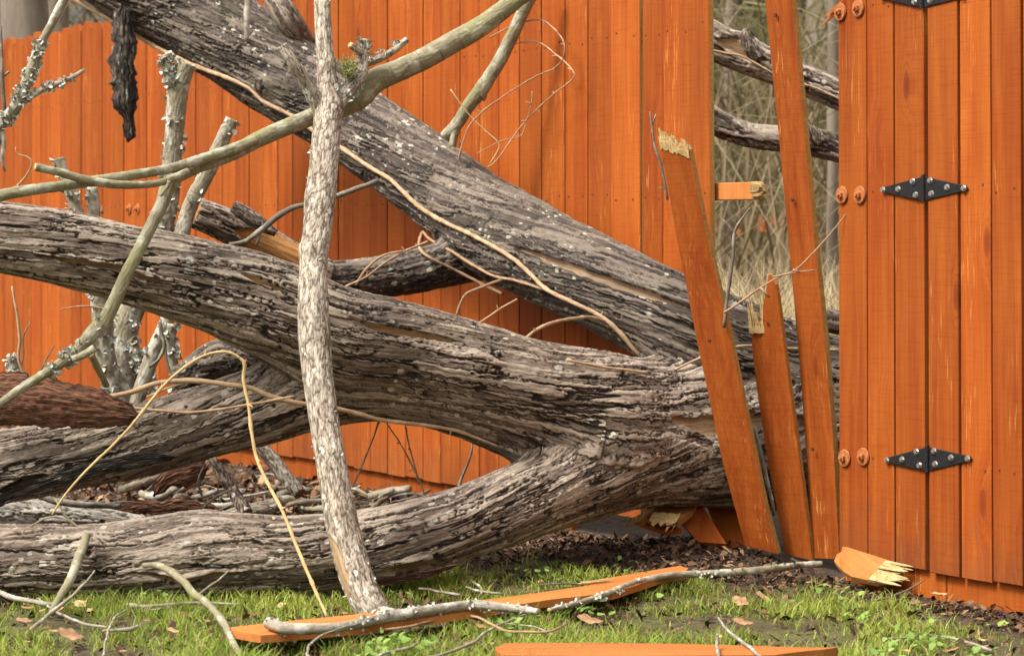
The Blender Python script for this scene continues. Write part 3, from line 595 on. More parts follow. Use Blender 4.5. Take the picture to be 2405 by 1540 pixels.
o, L, R, nn = board("broken_picket", "short snapped picket with a sharp spike top, between two leaning boards", "fence picket",
    [(1805, 645), (1801, 672), (1796, 700), (1792, 722), (1791, 770), (1764, 782), (1765, 800), (1776, 900), (1800, 1065), (1845, 1300)], [(1809, 645), (1817, 660), (1823, 672), (1834, 760), (1846, 850), (1868, 1010), (1908, 1316)], y2, y2)
ra, rb_, rc = pt(1764, 780, 6.935), pt(1794, 715, 6.93), pt(1800, 668, 6.925); upv = pt(1764, 650, 6.93) - pt(1772, 780, 6.935)
child_mesh(o, torn(pt(1758, 775, 6.93), pt(1794, 775, 6.915), upv, .075, (.002, .008), nn, 4, 11, base=.12, pk=1.5), "splintered_end")
child_mesh(o, torn(pt(1783, 735, 6.925), pt(1801, 735, 6.915), upv, .085, (.004,), nn, 5, 8, base=.2, pk=1.5), "splintered_end")
nailheads(o, [(1806, 760)], lin(650, 6.90, 1300, 6.94), nn)
o, L, R, nn = board("loose_picket", "tall unbroken picket tilting across the gap in the fence", "fence picket",
    [(1757, -330), (1797, 0), (1815, 180), (1836, 390), (1860, 650), (1882, 900), (1910, 1310)], [(1822, -330), (1860, 0), (1888, 300), (1912, 560), (1937, 800), (1958, 1050), (1971, 1312)], lin(0, 6.88, 1310, 6.95), lin(0, 6.79, 1310, 6.84))
nailheads(o, [(1822, 36), (1853, 36), (1862, 469), (1891, 464), (1909, 1054), (1930, 1054)], lin(0, 6.84, 1310, 6.90), nn)

def slab(name, label, cat, outline, zt=.02, th=.016, mat=STAIN2, group=None, raw=(), depth=None):
    """flat piece traced by its outline; each point lies at height zt, or has its own depth"""
    P = [Vector(pt(p[0], p[1], p[2])) if len(p) > 2 else Vector(gp(p[0], p[1], zt)) for p in outline]
    base = sum(P, Vector()) / len(P); nrm = Vector((0, 0, 0))
    for k in range(len(P)): nrm += (P[k] - base).cross(P[(k + 1) % len(P)] - base)
    nrm.normalize(); down = nrm if nrm.dot(Vector((0, 0, H)) - base) < 0 else -nrm
    ax = max((P[a] - P[b] for a in range(len(P)) for b in range(a)), key=lambda v: v.length); rz = math.atan2(ax.y, ax.x)
    bm = bmesh.new(); vs = [bm.verts.new(p - base) for p in P]; f = bm.faces.new(vs); e = bmesh.ops.extrude_face_region(bm, geom=[f])
    for v in e['geom']:
        if isinstance(v, bmesh.types.BMVert): v.co += down * th
    bmesh.ops.recalc_face_normals(bm, faces=bm.faces[:]); bm.normal_update()
    for k, f in enumerate(bm.faces):
        if abs(f.normal.dot(down)) < .5: f.material_index = 1 if raw == 'all' else 0
    bmesh.ops.triangulate(bm, faces=[f for f in bm.faces if len(f.verts) > 4])
    # turn into a frame whose z runs along the board so the grain does too
    Rm = ax.to_track_quat('Z', 'Y').to_matrix().to_4x4(); bm.transform(Rm.inverted()); o = link(name, bmmesh(name, bm, [mat, RAWDULL])); o.matrix_world = Matrix.Translation(base) @ Rm
    return tag(o, label, cat, group)
o = slab("broken_plank", "long split orange plank lying on the grass under the pale branch foot", "plank",
    [(540, 1472), (640, 1461), (860, 1439), (1000, 1424), (1200, 1400), (1382, 1374), (1392, 1362), (1500, 1344), (1598, 1327), (1606, 1331), (1617, 1333), (1612, 1339), (1618, 1342), (1560, 1352), (1440, 1391), (1300, 1406), (1200, 1421), (1000, 1450), (860, 1470), (700, 1485), (612, 1491), (548, 1480)], .034, .017)
child_mesh(o, slivers(gp(1388, 1370, .036), gp(1394, 1364, .036), gp(1470, 1360, .036) - gp(1390, 1368, .036), 6, .09, .004, 3, .001), "splintered_end")
o = slab("broken_plank", "orange plank lying on the grass along the bottom edge", "plank",
    [(1163, 1526), (1165, 1519), (1186, 1509), (1400, 1508), (1620, 1511), (1760, 1515), (1880, 1519), (1968, 1519), (1935, 1524), (1900, 1527), (1862, 1531), (1820, 1537), (1500, 1540), (1180, 1538)], .030, .026)
o = slab("broken_board", "short broken board with a shredded pale end propped against the fence foot", "plank",
    [(1959, 1316, 6.66), (1966, 1300, 6.68), (1975, 1296, 6.685), (1979, 1283, 6.70), (1990, 1284, 6.70), (2110, 1322, 6.57), (2100, 1336, 6.56), (2092, 1334, 6.56), (2086, 1350, 6.55), (2068, 1352, 6.55), (2074, 1362, 6.54), (2060, 1366, 6.54), (2000, 1353, 6.60), (1982, 1342, 6.62), (1972, 1332, 6.63)], raw='all')
a0, a1 = pt(2064, 1368, 6.535), pt(2106, 1323, 6.555); dv = pt(2160, 1362, 6.47) - pt(2085, 1345, 6.545)
child_mesh(o, slivers(a0, a1, dv, 22, .075, .0042, 12, .003), "splintered_end")
o = slab("broken_board", "broken board end with pale splinters sticking out under the trunk", "plank",
    [(1500, 1225, 7.12), (1520, 1192, 7.16), (1580, 1170, 7.24), (1640, 1178, 7.20), (1625, 1200, 7.12), (1590, 1226, 7.05), (1572, 1216, 7.06), (1556, 1224, 7.06), (1545, 1212, 7.08), (1530, 1222, 7.09), (1520, 1214, 7.1)], mat=STAIN2)
tn = np.array([0, .8, -.6]); child_mesh(o, torn(pt(1528, 1214, 7.06), pt(1592, 1219, 7.02), pt(1520, 1246, 7.0) - pt(1545, 1205, 7.06), .045, (-.003, .003, .008), tn, 5, 16, base=.5), "splintered_end")
child_mesh(o, torn(pt(1496, 1222, 7.09), pt(1522, 1198, 7.10), pt(1480, 1226, 7.08) - pt(1520, 1208, 7.10), .05, (-.002, .005), tn, 9, 12, base=.4), "splintered_end")
slab("broken_board", "dark board piece leaning under the trunk beside the snapped picket", "plank",
    [(1588, 1212, 7.16), (1640, 1186, 7.20), (1652, 1190, 7.18), (1706, 1276, 7.04), (1640, 1272, 7.10)], mat=STAIN)
slab("broken_board", "wide dark board lying back in the shade behind the snapped picket foot", "plank",
    [(1660, 1185, 7.30), (1740, 1180, 7.28), (1780, 1290, 7.14), (1700, 1285, 7.16)], mat=STAIN)
slab("broken_board", "small flat orange chip in the soil below the log", "plank", [(1478, 1216, 7.18), (1530, 1224, 7.14), (1600, 1240, 7.08), (1560, 1246, 7.08)], mat=STAIN)

# ------------------------------------------------------------------ the fallen tree
tree = empty("fallen_tree", gp(1300, 1250), "big grey-barked tree lying broken in several limbs across the fence", "tree")
dA = lambda x: np.interp(x, [0, 430, 800, 1000, 1180, 1300, 1440, 1560, 1660, 1800, 2300], [9.3, 9.15, 8.72, 8.34, 7.97, 7.72, 7.43, 7.29, 7.25, 7.34, 7.62])
dB = lambda x: np.interp(x, [0, 700, 1300, 1660, 1800, 2300], [6.60, 6.72, 6.95, 7.24, 7.34, 7.62])
dC = lambda x: np.interp(x, [0, 600, 1100, 1300], [6.62, 6.78, 6.97, 7.05])
dD = lambda x: np.interp(x, [0, 700, 1000, 1300, 1660, 1900], [6.46, 6.50, 6.60, 6.88, 7.22, 7.38])
dE = lambda x: np.interp(x, [440, 900, 1200], [7.62, 7.95, 8.14])
pA = [(230, -130, 118), (330, -55, 116), (440, 18, 112), (560, 105, 106), (680, 188, 100), (800, 272, 96), (930, 362, 94), (1060, 460, 100), (1180, 548, 110), (1310, 618, 108), (1440, 683, 106), (1560, 742, 108), (1670, 795, 112), (1790, 850, 118), (1960, 925, 126), (2200, 1000, 130)]
pB = [(-70, 548, 80), (0, 556, 82), (100, 572, 84), (200, 594, 86), (300, 620, 90), (400, 644, 96), (500, 672, 102), (600, 704, 108), (700, 748, 112), (800, 790, 114), (950, 826, 114), (1100, 872, 112), (1250, 918, 118), (1400, 955, 125), (1550, 985, 138), (1700, 1005, 148), (1850, 1010, 152), (2000, 1010, 155), (2250, 1015, 160)]
pC = [(-70, 1100, 82), (0, 1094, 84), (100, 1080, 82), (200, 1064, 80), (300, 1040, 82), (400, 1012, 84), (500, 985, 86), (600, 956, 90), (700, 925, 92), (820, 900, 92), (950, 896, 90), (1100, 920, 100), (1250, 965, 118), (1400, 1000, 125)]
pD = [(-70, 1312, 84), (0, 1314, 84), (120, 1316, 84), (240, 1318, 87), (360, 1310, 92), (470, 1300, 97), (560, 1300, 95), (700, 1300, 88), (850, 1286, 86), (1000, 1256, 85), (1120, 1218, 84), (1230, 1176, 88), (1340, 1136, 94), (1460, 1094, 102), (1600, 1066, 112), (1760, 1046, 122), (1900, 1040, 130)]
pE = [(735, 650, 34), (790, 656, 42), (860, 652, 45), (960, 640, 52), (1060, 618, 52), (1150, 600, 52), (1230, 590, 50)]
LA = make_limb(px(pA, dA), 'trunk', .0027, 1); LB = make_limb(px(pB, dB), 'trunk', .0027, 2); LC = make_limb(px(pC, dC), 'trunk', .0027, 3)
LD = make_limb(px(pD, dD), 'trunk', .0027, 4); LE = make_limb(px(pE, dE), 'limb', .0034, 5)
bulge(LA, 690, 205, 70, .020); bulge(LA, 625, 200, 26, .018); bulge(LA, 1190, 540, 60, .006)
bulge(LB, 1120, 850, 55, .016); bulge(LB, 560, 800, 60, .012); bulge(LD, 208, 1300, 34, .034, .04); bulge(LD, 470, 1255, 90, .012)
blend(LB, [LC, LD], .10); blend(LC, [LB, LD], .10); blend(LD, [LB, LC], .10); blend(LA, [LB], .10); blend(LE, [LA], .05); blend(LB, [LA], .08)
cut_into(LA, [(1195, 575), (1280, 605), (1400, 650), (1520, 690), (1640, 730)], 12, .010)
cut_into(LB, [(60, 590), (160, 612), (260, 625), (350, 655), (420, 665)], 10, .010)
cut_into(LB, [(800, 735), (870, 765), (950, 780), (1030, 795), (1090, 803)], 8, .011)
cut_into(LB, [(560, 640), (610, 660), (680, 685)], 7, .007)
cut_into(LB, [(1585, 985), (1720, 1012), (1800, 1022), (1900, 1040), (2010, 1060)], 60, .008, .2, .5)
cut_into(LD, [(310, 1343), (380, 1352), (430, 1367), (500, 1350), (590, 1340)], 11, .007)
cut_into(LD, [(880, 1345), (960, 1335), (1060, 1310)], 16, .010)
cut_into(LC, [(-20, 1160), (60, 1130), (150, 1125), (230, 1110)], 20, .010)
for L, nm, ml in ((LA, "upper_limb", [BARKD, PEEL]), (LB, "trunk", [BARK, PEEL]), (LC, "limb", [BARK, PEEL]), (LD, "lower_limb", [BARK, PEEL]), (LE, "limb", [BARKD, PEEL])):
    link(nm, limb_mesh(L, nm, ml), tree)
# torn branch stub behind, half peeled
so_, Lp = limb_obj("branch_stub", tree, [(455, 498, 34), (510, 520, 38), (570, 548, 40), (630, 580, 42), (700, 622, 44), (760, 650, 42)], lambda x: np.interp(x, [455, 760], [7.62, 7.84]), 'limb', .0036, 8, [BARKO, PEEL], cuts=[([(560, 545), (620, 575), (690, 612), (720, 630)], 60, .006, .2, .3)])
limb_obj("branch_stub", tree, [(548, 484, 15), (580, 505, 18), (615, 528, 16), (648, 548, 9)], 7.50, 'small', .003, 9, [BARK, RAW])
limb_obj("limb", tree, [(430, 890, 34, 7.2), (500, 850, 44, 7.1), (570, 830, 48, 7.0), (640, 840, 46, 6.9)], 7.0, 'limb', .0036, 10, [BARKD, PEEL])
limb_obj("branch_stub", tree, [(615, -70, 30, 8.85), (640, -20, 30, 8.83), (680, 50, 30, 8.80), (720, 110, 28, 8.90)], 6.7, 'limb', .0036, 14, [BARK, PEEL])

x_, y_ = proj(LA.C); i_ = int(np.argmin(np.hypot(x_ - 660, y_ - 200))); ya = float(LA.C[i_, 1] - LA.R[i_])
limb_obj("branch_stub", tree, [(606, 203, 15, ya - .005), (640, 197, 27, ya + .035), (690, 206, 34, ya + .075), (750, 226, 40, ya + .13)], 7.9, 'limb', .003, 15, [BARKD, BARKD])

def bark_piece(name, label, path, Y, flat=.3, mat=REDROT, seed=0, cat="bark", group=None, ragged=.35):
    P = spline(px(path, Y), .006); C, R = P[:, :3], P[:, 3]; n = len(C); m = 26; v = np.linspace(-1, 1, m); T = np.gradient(C, axis=0); T /= np.linalg.norm(T, axis=1)[:, None]
    W = np.cross(T, [0, 1.0, 0]); W /= np.linalg.norm(W, axis=1)[:, None]; u = np.cumsum(np.linalg.norm(np.gradient(C, axis=0), axis=1))
    uu = np.repeat(u, m); vv = np.tile(v, n); q = np.stack([uu + seed, vv * .1, vv * 0 + seed], 1)
    rg = 1 - ragged * np.abs(vn(np.stack([uu * 19, np.sign(vv) * 3, vv * 0 + seed], 1), seed)) - .6 * ragged * np.abs(vn(np.stack([uu * 47, np.sign(vv) * 7, vv * 0 + seed], 1), seed + 4)) - .25 * ragged * vn(np.stack([uu * 90, np.sign(vv) * 5, vv * 0], 1), seed + 1)
    end = np.clip(np.minimum(np.arange(n), n - 1 - np.arange(n)) / 4., .25, 1); w_ = np.repeat(R * end, m) * vv * rg
    bow = -flat * np.repeat(R, m) * (1 - vv ** 2) + .006 * fbm(q * np.array([13, 120, 1]), 4, seed) + .005 * fbm(q * np.array([70, 420, 1]), 2, seed + 3)
    V = np.repeat(C, m, 0) + np.repeat(W, m, 0) * w_[:, None] + np.array([0, 1.0, 0]) * bow[:, None]; B = V + np.array([0, .012, 0])
    a = (np.arange(n - 1)[:, None] * m + np.arange(m - 1)[None]).ravel(); N = n * m; Q = [np.stack([a, a + 1, a + m + 1, a + m], 1), np.stack([a, a + m, a + m + 1, a + 1], 1) + N]
    def rim(idx): i0, i1 = idx[:-1], idx[1:]; return np.stack([i0, i1, i1 + N, i0 + N], 1)
    Q += [rim(np.arange(m)), rim((n - 1) * m + np.arange(m)), rim(np.arange(n) * m), rim(np.arange(n) * m + m - 1)]
    base = C[-1]; V = np.vstack([V, B]) - base; qq = np.vstack([q, q]); bk = np.stack([np.clip(.5 + 3 * vn(qq * np.array([30, 300, 1]), 5), 0, 1), vn(qq * 30, 2) * .5 + .5, qq[:, 0] * 0], 1)
    return tag(link(name, npmesh(name, V, np.vstack(Q), None, [mat], True, dict(co=qq, bk=bk, wd=qq[:, 0] * 0)), None, base), label, cat, group)
bark_piece("bark_slab", "red-brown slab of rotten bark lying on the log near the fence boards", [(-60, 932, 66), (0, 936, 68), (80, 942, 68), (160, 950, 58), (240, 962, 46), (325, 976, 24)], 6.50, .35, REDROT, 3, ragged=.14)
bark_piece("bark_strip", "long dark bark strip hanging down from the upper limb", [(291, 10, 34), (291, 90, 36), (289, 150, 40), (290, 205, 38), (291, 240, 35), (298, 262, 24), (303, 285, 16), (302, 312, 19), (300, 334, 15)], 9.05, .5, BARKD, 6, "bark", ragged=.30)
bark_piece("bark_flake", "small black bark flake dangling under the upper limb", [(560, 215, 16), (575, 232, 12), (596, 258, 7)], 8.85, .4, BARKD, 9, "bark")
bark_piece("bark_strip", "orange-edged torn bark strip curving under the log end", [(-60, 1190, 26), (40, 1150, 24), (140, 1122, 22), (240, 1098, 20), (340, 1080, 16), (420, 1070, 8)], 6.56, .3, BARKD, 12, "bark", ragged=.2)
bark_piece("bark_slab", "rusty red bark slab standing in the litter behind the bottom log", [(360, 1165, 14), (400, 1120, 34), (450, 1105, 40), (490, 1098, 26)], 7.5, .3, REDROT, 15)
bark_piece("bark_slab", "flat red bark slab lying behind the bottom log", [(250, 1205, 10), (330, 1195, 20), (430, 1190, 22), (520, 1200, 14)], 7.2, .3, REDROT, 17)
bark_piece("bark_strip", "narrow rust coloured strip peeling under the bottom log", [(860, 1372, 5), (930, 1362, 9), (1000, 1348, 9), (1080, 1325, 5)], 6.50, .2, REDROT, 19)

lg, _ = limb_obj("log", None, [(-90, 1202, 42), (0, 1200, 40), (100, 1204, 36), (200, 1212, 28), (290, 1220, 18), (345, 1224, 10)], 6.95, 'limb', .004, 23, [m_bark("silvery_log_bark", (.10, .085, .07), (.30, .27, .23), (.52, .48, .42), lichen=.3), RAW])
tag(lg, "pale silvery tapering log lying just behind the bottom limb", "log")

# ------------------------------------------------------------------ branches lying over the trunks
br = empty("fallen_branch", gp(880, 1455), "tall pale lichened branch standing upright in front of the trunks", "branch")
pF = [(757, -60, 18), (757, 0, 19), (760, 80, 20), (766, 160, 23), (770, 220, 29), (768, 290, 33), (763, 360, 35), (754, 450, 36), (745, 540, 34), (738, 600, 34), (735, 680, 35), (737, 760, 36), (743, 850, 36), (752, 930, 36), (766, 1020, 37), (780, 1100, 38), (796, 1190, 39), (814, 1280, 40), (838, 1360, 40), (868, 1420, 38), (892, 1450, 34)]
dF = lambda y: np.interp(y, [-60, 250, 700, 1455], [6.92, 6.80, 6.46, 6.08])
PF = [(x, y, r, float(dF(y))) for x, y, r in pF]
_, LF = limb_obj("stem", br, PF, 6.3, 'pale', .0030, 31, [BARKP, PEEL], cuts=[([(762, 1245), (785, 1300), (798, 1360), (818, 1425)], 22, .006, .3, .5)], bulges=[(722, 585, 18, .012), (792, 252, 30, .010), (742, 470, 24, .006), (772, 150, 16, .006), (745, 900, 26, .005), (806, 1190, 24, .006)], lump=.11)
limb_obj("side_branch", br, [(662, 108, 14, 6.74), (690, 150, 15, 6.74), (725, 205, 18, 6.77), (755, 262, 20, 6.79)], 6.4, 'pale', .003, 32, [BARKP, BARKP])
limb_obj("side_branch", br, [(858, 92, 13, 6.90), (853, 140, 14, 6.90), (845, 178, 17, 6.88), (815, 212, 19, 6.85), (780, 262, 20, 6.80)], 6.4, 'pale', .003, 33, [BARKP, BARKP])
limb_obj("twig", br, [(957, 92, 8, 6.9), (920, 122, 8, 6.9), (880, 142, 9, 6.9), (852, 150, 9, 6.9)], 6.5, 'pale', .003, 34, [BARKP, RAW])
limb_obj("twig", br, [(822, 106, 8, 6.86), (840, 118, 8, 6.88), (856, 125, 8, 6.9)], 6.5, 'pale', .003, 35, [BARKP, RAW])
PFw = px(PF, 6.3)
child = link("lichen", crumbs(PFw, 150, .006, 1), br); child.matrix_parent_inverse = Matrix.Translation(br.location).inverted()
child = link("lichen", crumbs(px([(858, 92, 13, 6.90), (845, 178, 17, 6.88), (800, 235, 19, 6.83)], 6.5), 160, .008, 2), br)
child = link("lichen", crumbs(px([(940, 104, 8, 6.9), (860, 150, 9, 6.9)], 6.5), 50, .007, 3), br)
# moss tuft: fine threads
r = np.random.default_rng(5); cpt = pt(818, 172, 6.83); th = [np.array([[*(cpt + r.normal(0, .008, 3)), .0009], [*(cpt + r.normal(0, .012, 3) + [0, 0, .012]), .0008], [*(cpt + r.normal(0, .018, 3) + [0, 0, .024]), .0003]]) for _ in range(150)]
link("moss_tuft", tubes(th, [MOSS], "moss_tuft", 3, .01), br)

cb = empty("fallen_branch", pt(810, 250, 6.55), "smooth greenish forked branch lying crosswise behind the upright pale one", "branch")
dG = lambda x: np.interp(x, [-60, 300, 450, 740, 830, 1260], [6.25, 6.42, 6.62, 6.90, 6.94, 7.10])
limb_obj("stem", cb, [(1275, -40, 19), (1215, -2, 21), (1130, 62, 24), (1060, 102, 25), (1000, 136, 26), (940, 164, 27), (880, 190, 30), (840, 224, 34), (800, 248, 30), (735, 274, 21), (680, 296, 20), (610, 326, 19), (550, 358, 17), (500, 380, 15), (450, 400, 13), (405, 425, 15), (385, 470, 15), (355, 530, 15), (325, 590, 15), (296, 645, 15), (270, 705, 16), (245, 752, 17), (215, 785, 18), (180, 825, 14), (120, 868, 12), (60, 905, 11), (0, 948, 10), (-60, 985, 9)], dG, 'pale', .0034, 41, [TWIGG, RAW])
limb_obj("side_branch", cb, [(600, 330, 12), (545, 350, 13), (480, 372, 13), (400, 396, 12), (320, 410, 12), (240, 422, 12), (150, 436, 12), (60, 448, 13), (-10, 462, 14), (-70, 480, 14)], lambda x: dG(x) - .03, 'pale', .0034, 42, [TWIGG, RAW])
limb_obj("side_branch", cb, [(440, 404, 10), (390, 425, 9), (340, 434, 9), (270, 433, 10), (200, 422, 10), (140, 405, 10), (82, 392, 10)], lambda x: dG(x) - .06, 'pale', .003, 43, [TWIGG, RAW])
limb_obj("twig", cb, [(170, 843, 8), (190, 836, 9), (222, 818, 10)], 6.27, 'pale', .003, 44, [TWIGG, RAW])
limb_obj("twig", cb, [(212, 830, 9, 6.3), (235, 875, 8, 6.36), (250, 905, 7, 6.42)], 6.3, 'pale', .003, 45, [TWIGG, RAW])
limb_obj("twig", cb, [(376, 460, 4), (392, 440, 4), (398, 425, 5)], 6.36, 'pale', .003, 46, [TWIGG, RAW])
link("lichen", crumbs(px([(215, 795, 16), (150, 850, 13), (110, 875, 12)], dG), 170, .010, 4), cb)
link("lichen", crumbs(px([(260, 730, 15), (215, 785, 16)], dG), 50, .008, 5), cb)

b2 = empty("fallen_branch", pt(1045, 325, 6.95), "straight grey branch slanting onto the upper limb below the curling vines", "branch")
limb_obj("stem", b2, [(1275, -50, 15), (1240, 5, 15), (1205, 80, 15), (1175, 140, 16), (1150, 180, 16), (1128, 214, 18), (1100, 250, 16), (1075, 290, 15), (1045, 322, 14)], lambda x: np.interp(x, [1040, 1275], [8.08, 7.95]), 'pale', .003, 51, [TWIGG, RAW])
limb_obj("twig", b2, [(1080, 285, 10), (1068, 315, 10), (1062, 345, 9)], 8.06, 'pale', .003, 52, [TWIGG, RAW])
limb_obj("twig", b2, [(1133, 236, 5), (1138, 222, 7), (1128, 212, 8)], 8.03, 'pale', .003, 53, [TWIGG, RAW])

tl = empty("fallen_branch", pt(0, 300, 6.4), "lichen-crusted thin branch forking in front of the far fence tops", "branch")
p1 = [(160, -20, 10), (140, 20, 11), (118, 62, 10), (95, 105, 10), (78, 150, 12), (60, 198, 13), (42, 240, 14), (20, 272, 13), (-10, 305, 14), (-60, 350, 14)]
p2 = [(198, 164, 4), (170, 182, 5), (140, 195, 7), (105, 208, 7), (70, 228, 8), (40, 246, 9)]
limb_obj("stem", tl, p1, 6.4, 'pale', .003, 61, [TWIG, RAW]); limb_obj("side_branch", tl, p2, 6.4, 'pale', .003, 62, [TWIGW, RAW])
link("lichen", crumbs(px(p1, 6.4), 380, .0085, 6, .3, .85), tl); link("lichen", crumbs(px(p2, 6.4), 140, .008, 7, .2, .9), tl)
twig("twig", "thin dark twig at the frame edge before the far fence", "twig", [[(2, 60, 3), (4, 140, 4), (6, 200, 5), (10, 260, 5), (0, 330, 5), (-20, 380, 5)], [(22, 168, 3), (8, 180, 3)]], 6.45, TWIGD)
twig("twig", "short pale lichened twig tip hanging above the grey log top", "twig", [[(12, 402, 3), (4, 372, 5), (10, 340, 6), (6, 315, 6), (-14, 290, 6)]], 6.4, TWIGW)
twig("twig", "pale snapped twig hanging vertically over the upper limb", "twig", [[(580, 98, 7), (580, 60, 8), (583, 0, 8), (585, -60, 8)]], 8.4, TWIGW)

dK = 7.45
def upright(label, paths, mats, seed, lich, Y=dK):
    e = empty("dead_branch", pt(paths[0][0][-1][0], paths[0][0][-1][1], Y), label, "branch")
    for k, (p, nm) in enumerate([(q, "stem" if i == 0 else "side_branch") for i, q in enumerate(paths_of(paths))]):
        limb_obj(nm, e, p, Y - .01 * k, 'small', .0036, seed + k, mats)
        if lich: link("lichen", crumbs(px(p, Y - .01 * k), lich, .011, seed + k), e)
    return e
def paths_of(p): return p[0]
def upr(label, seed, mats, lich, *paths, Y=dK): return upright(label, [list(paths)], mats, seed, lich, Y)
upr("grey upright branch with a forked top under the upper limb", 70, [TWIG, RAW], 240,
    [(440, 150, 22), (420, 205, 24), (412, 280, 23), (405, 360, 22), (400, 430, 24), (385, 510, 28), (360, 600, 28), (320, 700, 30), (292, 770, 34), (285, 830, 36), (282, 900, 36), (280, 960, 34)],
    [(388, 128, 12), (398, 165, 13), (412, 205, 15)], [(300, 800, 18), (322, 840, 16), (345, 880, 14), (352, 930, 12)], Y=8.0)
upr("sawn-off leaning branch with a pale cut top behind the curved branch", 80, [TWIG, RAW], 110,
    [(545, 280, 15), (515, 345, 17), (485, 410, 18), (455, 465, 18), (432, 530, 18), (415, 620, 17), (402, 720, 17), (385, 770, 17), (360, 830, 18), (335, 900, 17), (320, 950, 16)],
    [(405, 760, 13), (398, 810, 13), (408, 860, 11), (416, 920, 10)], Y=7.38)
upr("crusty lichened stem with a knobbly broken tip before the far boards", 86, [TWIG, RAW], 260,
    [(138, 372, 14), (150, 412, 13), (165, 450, 14), (188, 520, 15), (215, 620, 16), (232, 720, 18), (236, 790, 18), (245, 850, 18), (262, 940, 18)], Y=7.5)
upr("short lichened stem beside the knobbly one above the grey log", 88, [TWIG, RAW], 130,
    [(217, 440, 14), (220, 500, 14), (226, 600, 14), (250, 720, 14), (262, 850, 13), (310, 940, 13)], Y=7.56)
upr("small lichen-coated stub poking up behind the red bark slab", 90, [TWIG, RAW], 120, [(25, 835, 9), (30, 860, 13), (38, 895, 15), (45, 960, 15)], Y=7.2)
twig("twig", "dark crooked twig among the lichened stems", "twig", [[(374, 755, 5), (380, 785, 5), (386, 810, 5), (372, 845, 4), (350, 862, 4)], [(386, 810, 4), (394, 855, 3), (410, 895, 3)]], 7.3, TWIGD)
twig("twig", "thin horizontal twig below the grey log", "twig", [[(143, 726, 1.6), (190, 719, 2), (228, 722, 2.4), (262, 728, 2.6)]], 6.9, VINEB)
twig("vine", "tan vine stem rising behind the red bark slab", "vine", [[(28, 672, 3), (40, 740, 3.5), (47, 800, 4), (44, 845, 4), (66, 900, 4), (75, 930, 4)]], 7.0, VINE)
twig("twig", "sparse dark twigs standing before the far boards by the bark slab", "twig", [[(128, 810, 1.4), (105, 850, 1.8), (85, 890, 2), (78, 920, 2)], [(72, 755, 1.2), (55, 790, 1.5), (55, 840, 1.6), (40, 890, 1.6)]], 7.0, TWIGD)
twig("vine", "hooked tan tendril at the edge before the far pickets", "vine", [[(36, 345, 1.8), (40, 362, 2), (62, 368, 2), (75, 382, 2.2), (60, 415, 2.4), (30, 448, 2.6), (0, 472, 2.6), (-20, 490, 2.6)]], 6.5, VINE)

# ------------------------------------------------------------------ vines
def rad(path, r): return [(p[0], p[1], .68 * (r if len(p) < 3 else p[2]), *p[3:]) for p in path]
def hug(limbs, back, lift=.010):                                   # depth of the limb surface seen at a photo point
    ls_ = []
    for L in limbs: x, y = proj(L.C); ls_.append((x, y, L.C[:, 1], L.R))
    def f(x0, y0):
        best = back(x0) if callable(back) else back
        for x, y, Yc, R in ls_:
            w_ = np.hypot(x - x0, y - y0) * Yc / F; k = w_ < R * 1.15
            if k.any(): best = min(best, float((Yc - np.sqrt(np.maximum((R * 1.05) ** 2 - w_ ** 2, 0)))[k].min()) - lift)
        return best
    return f
def vine(label, paths, Y, mat=VINE, r=5, knobs=.5, seed=0, wob=.0012):
    q = random.Random(seed); P = [rad(p, r) for p in paths]
    if callable(Y) and Y.__code__.co_argcount == 2:
        out = []
        for p in P:                                                  # smooth the depths so the vine does not kink
            D = np.array([Y(a[0], a[1]) for a in p]); D = np.minimum(D, np.convolve(np.pad(D, 1, 'edge'), [.25, .5, .25], 'valid')); out.append([(a[0], a[1], a[2], float(d)) for a, d in zip(p, D)])
        P = out
    st_ = []
    for p in P:
        for k in range(1, len(p) - 1):
            if q.random() < .55:
                a = q.uniform(0, 6.28); ln = q.uniform(6, 16); e = p[k]; d = e[3:] ; st_.append([(e[0] + math.cos(a) * ln, e[1] + math.sin(a) * ln, .9, *d), (e[0] + math.cos(a) * ln * .5, e[1] + math.sin(a) * ln * .5 - 1, 1.6, *d), (e[0], e[1], max(1.6, e[2] * .7), *d)])
    return twig("vine", label, "vine", P + st_, Y, mat, None, 10, wob, knobs, seed, .012)
vA = lambda x: dA(x) - np.interp(x, [185, 500, 900, 1300, 1540], [.12, .14, .16, .165, .15])
vine("thick tan vine running the length of the upper limb", [[(150, -18), (185, 6), (250, 42), (310, 78), (380, 118), (450, 152), (530, 182), (585, 208), (622, 240), (690, 274), (740, 310), (800, 346), (860, 388), (920, 425), (980, 482), (1040, 520), (1100, 548), (1160, 580), (1210, 612), (1250, 648), (1290, 684), (1350, 712), (1410, 742), (1450, 775), (1490, 820), (1540, 862)]], hug([LA], dA), VINE, 7.5, .25, 1)
vine("thinner vine joining the thick one beneath the upper limb", [[(992, 545), (1015, 566), (1060, 590), (1110, 622), (1160, 648), (1215, 660), (1290, 684)], [(990, 548), (984, 580), (1010, 606), (1060, 630), (1110, 655), (1180, 690)]], hug([LA, LE], dA), VINEB, 5, .3, 2)
vine("arching vine bridging the upper limb and the trunk", [[(1232, 796), (1262, 774), (1300, 757), (1345, 748), (1395, 746), (1440, 764)]], lambda x: np.interp(x, [1230, 1440], [6.92, 7.28]), VINE, 5.5, .3, 3)
vine("vine lying along the trunk to the snapped boards", [[(1330, 846), (1420, 862), (1520, 875)], [(1585, 868), (1640, 842), (1700, 820), (1760, 812), (1850, 818), (1968, 822)]], hug([LB], lambda x: np.interp(x, [1330, 1580, 1650, 1970], [6.92, 7.02, 7.06, 7.14])), VINE, 4.5, .3, 4)
